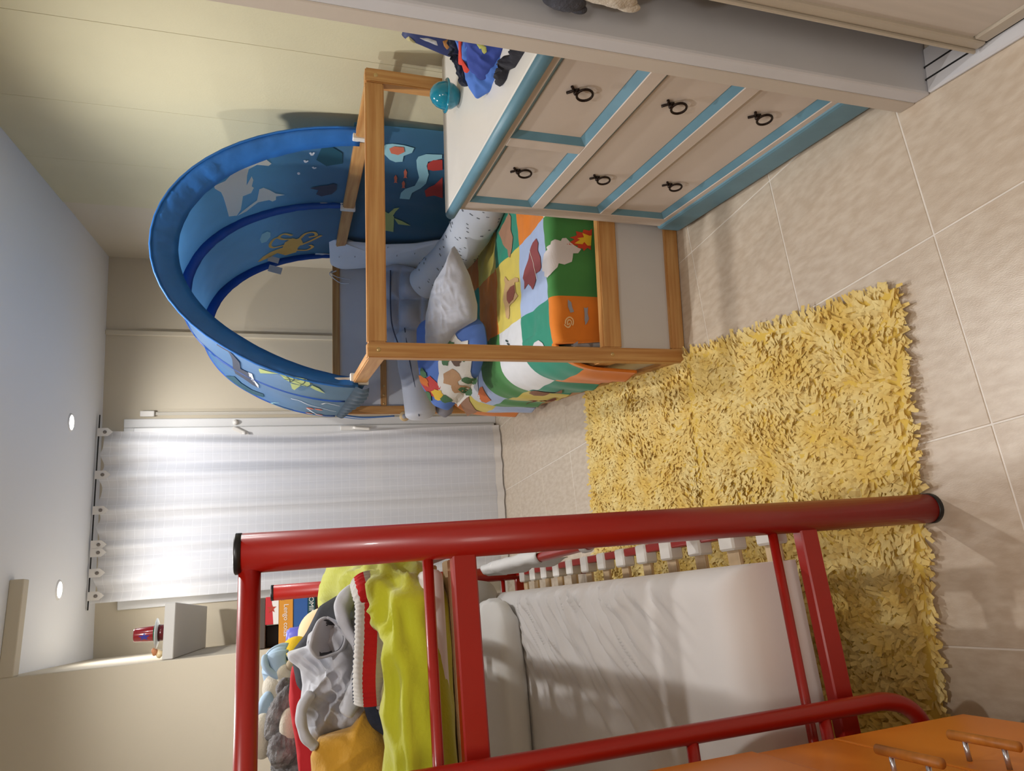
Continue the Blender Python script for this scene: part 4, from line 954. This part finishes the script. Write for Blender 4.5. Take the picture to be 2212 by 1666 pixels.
# ============================================================ red tubular bunk bed
bunk = thing('bunk_bed', 'red tubular steel bunk bed on the left', 'bunk bed', BO, TA, own=True)
BW, BL, PR = .98, 2.0, .0325
for x in (0, -BW):
    for y in (0, BL):
        p = tube('post', [(x, y, .006), (x, y, 1.470)], PR, M_red, bunk, smooth_path=False, seg=28)
        lathe('end_cap', [(0, .008), (.030, .006), (.0332, .004), (.0332, -.005), (.0326, -.005)], M_black, p, (x, y, 1.470), seg=28)
        lathe('foot_cap', [(.0326, .012), (.0335, .012), (.034, 0), (0, 0)], M_black, p, (x, y, 0), seg=28)
def bar(name, z, y, r): return tube(name, [(-.02, y, z), (-BW + .02, y, z)], r, M_red, bunk, smooth_path=False, seg=18)
bar('top_bar', 1.452, 0, .0175)
for y in (0, BL): bar('guard_bar', 1.161, y, .0095); bar('guard_bar', .440, y, .0095)
for z in (1.098, .358):
    for y in (0, BL): box('cross_rail', (-BW + .02, y - .014, z - .0215), (-.02, y + .014, z + .0215), M_red, bunk, bev=.003)
    for x in (-.006, -BW + .006): box('side_rail', (x - .012, .02, z - .024), (x + .012, BL - .02, z + .024), M_red, bunk, bev=.003)
    for k in range(13):
        y = .10 + k * .148
        s_ = beam('slat', (-.03, y, z + .008), (-BW + .03, y, z + .008), .052, .009, M_slat, bunk, bev=.002)
        if z < .5: box('slat_holder', (-.048, y - .031, z - .012), (.008, y + .031, z + .030), M_whiteplastic, s_, bev=.005)
# ladder with a bent tube at the foot end
ld = thing('bunk_ladder', 'red tubular ladder with curved lower end hooked on the bunk foot', 'ladder', L2W((-.54, -.055, .2)), TA, own=True)
def LD(p): return (p[0] + .54, p[1] + .055, p[2] - .2)
pth = [(-.36, -.055, 1.62), (-.36, -.055, 1.2), (-.36, -.055, .8), (-.36, -.055, .40), (-.362, -.055, .30), (-.385, -.055, .245), (-.43, -.055, .225), (-.54, -.055, .222), (-.65, -.055, .225), (-.695, -.055, .245), (-.718, -.055, .30), (-.72, -.055, .40), (-.72, -.055, .8), (-.72, -.055, 1.2), (-.72, -.055, 1.62)]
tube('stringer', [LD(p) for p in pth], .0165, M_red, ld, n=84, seg=16)
for z in (.45, .73, 1.01): tube('rung', [LD((-.365, -.055, z)), LD((-.715, -.055, z))], .011, M_red, ld, smooth_path=False, seg=14)

# lower mattress, pillow, guard rail (bunk axes)
def soft_box(name, lo, hi, m, parent, r=.06, nx=60, ny=90, wr=None):
    """rounded mattress: a top that rolls over into its sides"""
    lo, hi = Vector(lo), Vector(hi); V, F = [], []
    cx_, cy_ = (lo.x + hi.x) / 2, (lo.y + hi.y) / 2; hx, hy = (hi.x - lo.x) / 2, (hi.y - lo.y) / 2
    for j in range(ny + 1):
        for i in range(nx + 1):
            u, v = -1.24 + 2.48 * i / nx, -1.18 + 2.36 * j / ny
            def roll(t, h, ext):
                if abs(t) <= 1: return t * (h - r), 0
                k = (abs(t) - 1) / ext; a = min(1, k * 2.2) * PI / 2; d = r * (1 - math.cos(a)); x = (h - r) + r * math.sin(a)
                if k * 2.2 > 1: d += (k * 2.2 - 1) / 1.2 * (hi.z - lo.z - r)
                return math.copysign(x, t), d
            x, dx = roll(u, hx, .24); y, dy = roll(v, hy, .18)
            z = hi.z - min(hi.z - lo.z, max(dx, dy) if min(dx, dy) < .001 else math.hypot(dx, dy))
            if wr: z += wr(cx_ + x, cy_ + y) * (1 if max(dx, dy) < .02 else .3)
            V.append((cx_ + x, cy_ + y, z))
    for j in range(ny):
        for i in range(nx): a = j * (nx + 1) + i; F.append((a, a + 1, a + nx + 2, a + nx + 1))
    return mesh_obj(name, V, F, m, parent)
def wrinkle(x, y):
    s = 0
    for k, (x0, y0, x1, y1, w, h) in enumerate(((-.10, 1.25, -.60, .45, .020, .012), (-.12, .95, -.62, .25, .022, .013), (-.10, 1.42, -.75, .75, .018, .010), (-.14, .62, -.55, .12, .025, .009), (-.10, 1.10, -.35, .78, .012, .007), (-.12, .80, -.34, .50, .012, .007), (-.11, 1.33, -.33, 1.05, .011, .007), (-.30, .30, -.75, .02, .028, .009))):
        dx, dy = x1 - x0, y1 - y0; L_ = math.hypot(dx, dy); t = ((x - x0) * dx + (y - y0) * dy) / L_ ** 2
        d = abs((x - x0) * dy - (y - y0) * dx) / L_ + .01 * noise.noise(Vector((t * 5, k, 0)))
        if -.1 < t < 1.1: s += h * math.exp(-(d / w) ** 2) * math.sin(PI * (t + .1) / 1.2)
    ca, sa = .62, .78                                    # fan of fine creases pulled from the right edge
    u_, v_ = (x * sa - y * ca) * 24, (x * ca + y * sa) * 3.2
    k = math.exp(-((x + .10) / .26) ** 2) * max(0, min(1, (y - .15) * 3)) * max(0, min(1, (1.5 - y) * 6))
    s += .020 * k * max(-.3, 1 - 2.8 * abs(noise.noise(Vector((u_, v_, 4))))) + .010 * k * max(-.3, 1 - 2.8 * abs(noise.noise(Vector((u_ * 2.3, v_ * 1.6, 9)))))
    return s + .004 * noise.noise(Vector((x * 6, y * 6, 0)))
lm = thing('lower_mattress', 'white sheeted mattress on the lower bunk', 'mattress', L2W((-.5, 1.0, .37)), TA)
FRAMES[lm.name] = FRAMES[bunk.name]
soft_box('fitted_sheet', (-.96, .03, .372), (-.085, 1.93, .555), M_sheet, lm, nx=120, ny=220, wr=wrinkle)
box('mattress_core', (-.93, .06, .370), (-.085, 1.90, .47), M_sheet, lm, bev=.03, seg=2)
pw = blob('white_pillow', L2W((-.52, 1.60, .605)), (.42, .235, .062), mat('white_pillowcase', (228, 226, 222), .85, sheen=.2), None, (0, 0, TA), e=.55, fold=.06, ffreq=6, seed=3, nu=60, nv=30)
tag(pw, 'white pillow on the sheeted lower bunk mattress', 'pillow')
g2 = blob('grey_pillow', L2W((-.14, 1.84, .63)), (.12, .10, .10), mat('grey_pillow_cloth', (182, 178, 172), .9), None, (.2, 0, TA), e=.7, fold=.12, ffreq=9, seed=6)
tag(g2, 'pale grey pillow at the far end of the lower bunk', 'pillow')
gr = thing('bed_guard', 'red folding bed guard with pale mesh along the lower bunk', 'bed guard', L2W((.02, 1.1, .36)), TA)
FRAMES[gr.name] = FRAMES[bunk.name]
tube('guard_tube', [(.03, .42, .40), (.028, .42, .53), (.022, .48, .575), (.015, .70, .585), (.012, 1.10, .585), (.018, 1.45, .585), (.02, 1.72, .58)], .016, M_red, gr, n=60, seg=14)
M_mesh = mat('pale_mesh', (190, 188, 186), .85, bump=.3, bscale=90)
def gm(u, v):
    y = 1.02 + .74 * u; a = v * 4.6 - .6; k = 1 if a < PI * 1.05 else 1
    r = .022 + .006 * noise.noise(Vector((y * 9, v * 4, 0)))
    if a < PI: return Vector((.016 + r * math.cos(a), y, .585 + r * math.sin(a) * .9))
    return Vector((.016 - r + .01 * math.sin(y * 20), y, .585 - (a - PI) * .11))
sheet('mesh_wrap', gm, 40, 24, M_mesh, gr, .003)
for y, m_ in ((.62, M_mesh), (1.60, M_whiteplastic)):
    for q in range(4 if y < 1 else 1): tube('tie', [(.016 + .0185 * math.cos(a * PI / 8), y + q * .009, .585 + .0185 * math.sin(a * PI / 8)) for a in range(17)], .004, m_, gr, smooth_path=False, seg=6)

# ============================================================ upper bunk: blanket, clothes, soft toys
W2L = FRAMES[bunk.name].inverted()
def local(label_thing): FRAMES[label_thing.name] = FRAMES[bunk.name]; return label_thing
um = box('upper_mattress', (-.94, .05, 1.122), (-.045, 1.95, 1.165), M_sheet, None, bev=.02, seg=3, smooth=True)
um.location = L2W(um.location); um.rotation_euler = (0, 0, TA); tag(um, 'thin white mattress on the upper bunk', 'mattress')
def blanket(u, v):
    # u along the foot edge and back up the right edge; v across the roll
    P = spl_b; fi = u * (len(P) - 1); i = min(len(P) - 2, int(fi)); p = P[i].lerp(P[i + 1], fi - i); t = (P[min(i + 6, len(P) - 1)].lerp(P[min(i + 7, len(P) - 1)], fi - i) - P[max(i - 6, 0)].lerp(P[max(i - 5, 0)], fi - i)).normalized()
    n = Vector((0, 0, 1)).cross(t).normalized()
    a = v * 2 * PI; rw = .062 + .014 * math.sin(u * 9 + 1); rh = .052 + .016 * math.exp(-((u - .58) / .14) ** 2) + .03 * math.exp(-((u - .72) / .12) ** 2)
    end = min(1, min(u, 1 - u) * 14); rw *= .25 + .75 * math.sqrt(end); rh *= .25 + .75 * math.sqrt(end)
    c, s = math.cos(a), math.sin(a)
    q = p + n * (rw * math.copysign(abs(c) ** .8, c)) + Vector((0, 0, rh * math.copysign(abs(s) ** .8, s)))
    f = .012 * fbm(q * 5, 2) + .018 * (max(-.2, 1 - 3.2 * abs(noise.noise(Vector((v * 7 + u * 9, u * 6 - v * 3, 8))))) + .5 * max(-.2, 1 - 3 * abs(noise.noise(Vector((u * 17 - v * 6, v * 8, 3))))))
    if s < -.2: f *= .3
    return q + (n * c + Vector((0, 0, s))) * f
spl_b = spline([(-1.0, .105, 1.160), (-.70, .102, 1.163), (-.40, .10, 1.165), (-.16, .10, 1.167), (-.085, .16, 1.175), (-.055, .40, 1.195), (-.06, .75, 1.215), (-.075, 1.10, 1.20), (-.09, 1.30, 1.18)], 120)
bl = local(thing('lime_blanket', 'bunched lime yellow blanket along the edge of the upper bunk', 'blanket', L2W((-.4, .2, 1.17)), TA))
sheet('blanket_cloth', blanket, 150, 48, M_blanket, bl, 0)
def pf(name, key, T, m, label, cat, **k):
    return tag(puff(name, TR_PUFF[key], T, m, None, **k), label, cat)
M_must = mat('mustard_knit', (208, 156, 48), .95, var=.08, vscale=30, bump=.3, bscale=180, sheen=.3)
pf('mustard_sweater', 'mustard', .05, M_must, 'mustard yellow sweater heaped on the lime blanket', 'sweater', fold=.12, ffreq=9, seed=3, back=1.2, ridge=.16, rdir=.4, rfreq=14, nb=120, rings=26)
M_navy = mat('navy_knit', (38, 44, 62), .95, var=.2, vscale=60, bump=.4, bscale=160)
kn = thing('striped_sweater', 'navy knit sweater with red and white ribbed band on the lime blanket', 'sweater', L2W((-.2, .22, 1.17)), TA)
local(kn)
nd = TR_PUFF['navy']
puff('navy_body', nd, .035, M_navy, kn, fold=.25, ffreq=16, seed=4, back=1.2, to_local=W2L)
M_ribw = mat('rib_white', (204, 202, 198), .95, bump=.3, bscale=160); M_ribr = mat('rib_red', (196, 30, 34), .95, bump=.3, bscale=160); M_ribg = mat('rib_grey', (176, 168, 160), .95, bump=.3, bscale=160)
def rib(name, pts, r, a_off, parent, n=60, seg=40, nr=22):
    V, F = tube_data(spline(pts, n), r, seg, ribs=(nr, .09), flat=1.15)
    MI = []
    for i in range((len(F) - 2) // seg):
        for j in range(seg):
            a = (j / seg * 360 + a_off) % 360
            MI.append(3 if a < 98 else 0 if a < 138 else 1 if a < 180 else 2 if a < 222 else 3)
    MI += [3, 3]
    return mesh_obj(name, V, F, None, parent, mats=[M_ribw, M_ribr, M_ribg, M_navy], mi=MI)
rib('ribbed_band', [(-.095, .165, 1.235), (-.16, .16, 1.238), (-.22, .165, 1.242), (-.265, .175, 1.240)], .032, RIBA, kn)
rib('ribbed_collar', [(-.055, .20, 1.245), (-.075, .175, 1.243), (-.10, .17, 1.236)], .028, RIBA + 20, kn, n=24, nr=8)
rib('ribbed_cuff', [(-.27, .17, 1.215), (-.30, .155, 1.205), (-.335, .15, 1.185)], lambda t: .022 - .010 * t, RIBA, kn, n=24, nr=8)
M_hood = mat('grey_fleece', (200, 203, 212), .95, var=.05, vscale=30, bump=.15, bscale=200, sheen=.4)
M_lining = mat('charcoal_lining', (70, 72, 80), .95, bump=.2, bscale=150)
hd = local(thing('grey_hoodie', 'light grey fleece hoodie crumpled on the upper bunk', 'hoodie', L2W((-.2, .34, 1.2)), TA))
puff('back', TR_PUFF['hback'], .025, M_lining, hd, fold=.2, ffreq=16, seed=2, to_local=W2L)
puff('body', TR_PUFF['hoodie'], .042, M_hood, hd, fold=.25, ffreq=14, seed=7, ridge=.55, rdir=.6, rfreq=26, nb=200, rings=44, to_local=W2L)
def hood(u, v):
    a = 2 * PI * u; r = .020 + .016 * v ** .7 + .004 * math.sin(3 * a + 1); c = Vector((-.160, .315, 1.285)).lerp(Vector((-.152, .262, 1.322)), v)
    d = Vector((math.cos(a), -.45 * math.sin(a), math.sin(a) * .9))
    return c + d * r + Vector((0, 0, .003 * noise.noise(Vector((a * 2, v * 3, 1)))))
sheet('hood', hood, 48, 14, M_hood, hd, .005)
sheet('hood_lining', lambda u, v: (lambda p, c: c + (p - c) * .9)(hood(u, v), Vector((-.156, .285, 1.305))), 48, 14, M_lining, hd, .001)
blob('hood_inside', (-.160, .312, 1.288), (.022, .014, .022), M_lining, hd)
tube('sleeve', [(-.062, .275, 1.258), (-.085, .262, 1.285), (-.118, .255, 1.290), (-.165, .248, 1.268), (-.215, .242, 1.262), (-.262, .245, 1.272), (-.292, .25, 1.292)], lambda t: .017 + .005 * math.sin(t * 9), M_hood, hd, n=90, seg=24, round_end=True, flat=.8, fold=.4, ffreq=34)
tube('cuff', [(-.245, .27, 1.350), (-.28, .262, 1.370), (-.32, .258, 1.362), (-.345, .26, 1.342)], .014, M_hood, hd, n=50, seg=20, round_end=True, flat=.7, fold=.4, ffreq=36)
pf('red_garment', 'red', .03, mat('red_jersey', (198, 34, 44), .85, bump=.1, bscale=90), 'bright red garment behind the grey hoodie', 'garment', fold=.25, ffreq=14, seed=5, back=1.3)

def toy(name, label, base): return local(thing(name, label, 'plush toy', L2W(base), TA))
M_husky = mat('grey_fur', (150, 148, 150), .98, col2=(84, 80, 82), vscale=26, bump=.9, bscale=220, detail=6)
M_cream = mat('cream_plush', (208, 200, 184), .95, var=.06, vscale=40, bump=.4, bscale=240, sheen=.4)
hk = toy('fluffy_plush', 'big grey and cream fluffy plush beside the red garment on the upper bunk', (-.40, .66, 1.2))
for n_, c, r_, rot, sd in (('body', (-.40, .70, 1.335), (.12, .10, .10), (0, 0, 0), 1), ('arm', (-.315, .635, 1.408), (.062, .035, .030), (0, .45, 0), 2), ('arm', (-.39, .61, 1.405), (.040, .04, .035), (0, .2, 0), 3), ('ear', (-.265, .66, 1.405), (.022, .02, .018), (0, .5, 0), 4)):
    blob(n_, c, r_, M_husky, hk, rot, fold=.10, ffreq=26, seed=sd, fine=.09, nu=64, nv=44)
blob('belly', (-.345, .60, 1.392), (.040, .022, .022), M_cream, hk)
blob('muzzle', (-.37, .68, 1.452), (.05, .05, .03), M_cream, hk, fold=.05)
br = toy('bear_plush', 'cream plush bear wearing pale blue on the upper bunk', (-.27, .88, 1.2))
M_pblue = mat('pale_blue_cloth', (166, 190, 214), .9, var=.05, bump=.1, bscale=100)
blob('body', (-.26, .90, 1.31), (.09, .08, .10), M_pblue, br, fold=.12, ffreq=14, seed=2)
blob('head', (-.268, .86, 1.415), (.056, .045, .042), M_cream, br, (0, .6, 0), nu=40, nv=28)
blob('muzzle', (-.245, .822, 1.405), (.026, .022, .022), M_cream, br, (0, .4, 0))
blob('ear', (-.318, .87, 1.432), (.016, .010, .016), M_cream, br)
sheet('hood', lambda u, v: (lambda a, p: Vector((-.232 + .052 * math.cos(a) * math.sin(p) + .01 * math.sin(5 * a), .865 + .052 * math.sin(a) * math.sin(p), 1.412 + .046 * math.cos(p) + .004 * math.sin(7 * a + 3 * v))))(2 * PI * u, .1 + 1.75 * v), 40, 16, M_pblue, br, .004)
tube('hood_hem', [(-.255, .815, 1.405), (-.245, .818, 1.432), (-.225, .825, 1.452), (-.195, .85, 1.456)], .009, M_pblue, br, n=30, seg=14, round_end=True, fold=.3, ffreq=40)
blob('sleeve', (-.325, .84, 1.452), (.042, .03, .022), M_pblue, br, (0, .4, 0), fold=.3, ffreq=26, seed=6, nu=36, nv=24)
blob('paw', (-.225, .805, 1.384), (.016, .016, .018), mat('tan_plush', (176, 160, 136), .95), br)
for dx in (0, .022): blob('eye', (-.272 + dx, .822 - dx * .2, 1.432 - dx * .3), (.0035, .003, .0035), M_iron, br, nu=8, nv=6)
yb_ = toy('yellow_plush', 'small round yellow plush peeking above the grey hoodie', (-.205, 1.02, 1.2))
blob('body', (-.205, 1.0, 1.375), (.045, .05, .045), mat('yellow_plush_cloth', (226, 184, 30), .9, bump=.2, bscale=200), yb_)
blob('foot', (-.205, 1.0, 1.24), (.06, .06, .09), mat('yellow_plush_cloth', (226, 184, 30), .9), yb_)
pc = toy('peach_plush', 'round peach coloured plush behind the grey hoodie', (-.155, 1.20, 1.2))
blob('body', (-.165, 1.22, 1.275), (.082, .085, .095), mat('peach_plush', (226, 190, 148), .95, bump=.2, bscale=220, sheen=.4), pc, e=.9)
blob('muzzle', (-.140, 1.145, 1.275), (.030, .02, .022), mat('peach_plush', (226, 190, 148), .95), pc)
bn = toy('bunny_plush', 'tiny cream bunny plush lying on the lime blanket', (-.10, 1.22, 1.24))
M_bun = mat('bunny_plush', (218, 208, 182), .95, bump=.2, bscale=220)
blob('head', (-.098, 1.16, 1.267), (.026, .02, .022), M_bun, bn)
blob('ear', (-.118, 1.16, 1.300), (.010, .010, .024), M_bun, bn, (0, -.4, 0)); blob('ear', (-.072, 1.17, 1.258), (.022, .010, .011), M_bun, bn, (0, .4, 0))
blob('body', (-.082, 1.2, 1.235), (.026, .024, .028), M_bun, bn)
for dx in (-.008, .010): blob('eye', (-.100 + dx, 1.141, 1.271), (.003, .002, .003), M_iron, bn, nu=8, nv=6)

# ---- wall shelves on the block and what stands on them
sh = wbox('wall_shelf', (-.232, 2.245, 1.878), (.003, 3.46, 1.922), mat('grey_white_shelf', (206, 204, 200), .5), None)
tag(sh, 'thick white wall shelf high beside the curtain carrying a red cup', 'shelf')
s2_ = wbox('game_shelf', (-.232, 2.25, 1.135), (.02, 2.9, 1.17), mat('brown_shelf', (120, 96, 76), .6, var=.1), None)
tag(s2_, 'brown wall shelf under the stack of board games', 'shelf')
SB = (-.12, 2.31)
M_pcup = mat('red_gloss', (150, 24, 34), .2, coat=.6)
q = L2W((SB[0], SB[1], 1.922))
bw = lathe('dark_red_bowl', [(0, 0), (.028, 0), (.034, .006), (.036, .028), (.033, .028), (.03, .008), (0, .006)], mat('dark_red_gloss', (96, 20, 28), .25), None, q)
tag(bw, 'small dark red bowl under the plate on the wall shelf', 'bowl')
plt = lathe('saucer', [(0, .0), (.04, .0), (.062, .006), (.064, .009), (.04, .004), (0, .004)], mat('white_china', (214, 220, 222), .2), None, q + Vector((0, 0, .028)))
tag(plt, 'white saucer carrying the red cup on the wall shelf', 'saucer')
cp_ = thing('red_cup', 'glossy dark red upturned cup with blue star print on the wall shelf', 'cup', q + Vector((0, 0, .033)))
lathe('cup_body', [(.0335, .012), (.0325, .03), (.0285, .088), (.027, .092), (.0, .092)], M_pcup, cp_, q + Vector((0, 0, .033)), seg=32)
lathe('green_rim', [(.033, .0), (.0365, .002), (.0365, .012), (.033, .014)], mat('green_gloss', (26, 84, 56), .25), cp_, q + Vector((0, 0, .033)), seg=32)
stp = []
for i in range(10): r_ = .024 if i % 2 == 0 else .011; stp.append((.75 * r_ * math.cos(i * PI / 5) / .031 - 1.75, .048 + r_ * math.sin(i * PI / 5)))
qc = q + Vector((0, 0, .033))
decal('star_print', stp, lambda a, z: qc + Vector((math.cos(a) * (.0335 - .0000 + (.0335 - .0285) * -(z - .012) / .076 + .0008), math.sin(a) * (.0335 + (.0335 - .0285) * -(z - .012) / .076 + .0008), z)), mat('print_violet_blue', (66, 60, 150), .3), cp_, .006)
fx = thing('paper_fox', 'small crumpled orange and cream paper figure beside the red cup', 'figurine', L2W((-.205, 2.28, 1.922)))
blob('paper_body', L2W((-.205, 2.29, 1.938)), (.018, .02, .016), mat('cream_foil', (236, 214, 170), .3), fx, fold=.5, ffreq=60, seed=3, nu=14, nv=8)
blob('paper_head', L2W((-.195, 2.28, 1.958)), (.015, .016, .012), mat('orange_paper', (206, 140, 98), .6), fx, fold=.5, ffreq=60, seed=6, nu=12, nv=8)
GX0, GX1 = -.231, .012
games = [('game_box', 'white patterned board game box at the bottom of the stack', 1.171, 1.252, (206, 204, 206), -.24, 0),
         ('game_box', 'brown wooden game box above the white patterned box', 1.252, 1.284, (96, 66, 54), -.22, .01),
         ('game_box', 'teal domino game box in the stack beside the bunk', 1.284, 1.318, (26, 74, 80), -.20, 0),
         ('game_box', 'blue board game box in the stack above the domino box', 1.318, 1.384, (44, 92, 158), -.225, .005),
         ('game_box', 'orange board game box with white lettering in the stack', 1.384, 1.447, (214, 146, 50), -.231, 0),
         ('game_box', 'red and white starfish board game box near the stack top', 1.447, 1.505, (196, 46, 54), -.13, 0),
         ('game_box', 'dark brown box on top of the board game stack', 1.505, 1.540, (84, 74, 68), -.23, .012)]
gbx = []
for k, (n_, lb, z0, z1, c_, xl, dy) in enumerate(games):
    g_ = wbox(n_, (xl, 2.262 + dy, z0 + .0005), (GX1 - .004 * k, 2.262 + dy + .26, z1), mat('game_card_%d' % k, c_, .4, var=.03), None, bev=.0015)
    tag(g_, lb, 'board game', 'stacked board games'); gbx.append(g_)
dk = wbox('dark_box', (-.231, 2.40, 1.447), (-.135, 2.55, 1.5045), mat('charcoal_box', (52, 50, 52), .5), None); tag(dk, 'charcoal box lying behind the starfish game', 'box')
def face(x, y, z): return L2W((x, y, z))
FROT = (PI / 2, PI, TA)                          # lettering upside down, facing the room
M_ink = mat('white_ink', (232, 230, 224), .6); M_inkb = mat('black_ink', (30, 28, 28), .6)
text('lettering', 'DOMINÓ', .030, M_ink, gbx[2], face(.0, 2.2606, 1.313), FROT)
text('lettering', 'Lengo colas', .030, M_ink, gbx[4], face(-.045, 2.2606, 1.424), FROT)
text('lettering', 'set', .024, M_inkb, gbx[4], face(.0, 2.2606, 1.436), FROT)
def flat(name, poly, m, parent, y, e=.0): return decal(name, poly, lambda a, z: L2W((a, y - .0008 - e, z)), m, parent, 1)
flat('white_print', [(-.13, 1.448), (-.02, 1.448), (-.02, 1.478), (-.13, 1.470)], M_ink, gbx[5], 2.262)
flat('starfish_print', [(-.06 + (.022 if i % 2 == 0 else .009) * math.cos(i * PI / 5), 1.478 + (.022 if i % 2 == 0 else .009) * math.sin(i * PI / 5)) for i in range(10)], mat('print_rust', (176, 60, 36), .6), gbx[5], 2.262, .0008)
flat('red_print', [(.005, 1.29), (.0, 1.312), (-.02, 1.312), (-.025, 1.295), (-.01, 1.287)], mat('print_crimson', (150, 30, 60), .6), gbx[2], 2.262)
for x_ in (-.03, -.075, -.12): flat('dark_print', [(x_, 1.20), (x_ + .02, 1.205), (x_ + .015, 1.226), (x_ - .006, 1.222)], M_inkb, gbx[0], 2.262)
jr = thing('ribbed_jar', 'violet blue ribbed lid jar with white label beside the peach plush', 'jar', L2W((-.185, 1.62, 1.17)), 0)
qj = L2W((-.185, 1.62, 1.17))
lathe('jar_body', [(0, 0), (.034, 0), (.036, .01), (.036, .17), (.03, .18)], mat('jar_white', (222, 220, 222), .5), jr, qj)
lathe('jar_lid', [(.030, .175), (.042, .178), (.044, .19), (.042, .225), (.03, .238), (0, .24)], mat('violet_lid', (96, 96, 190), .4), jr, qj, seg=20)
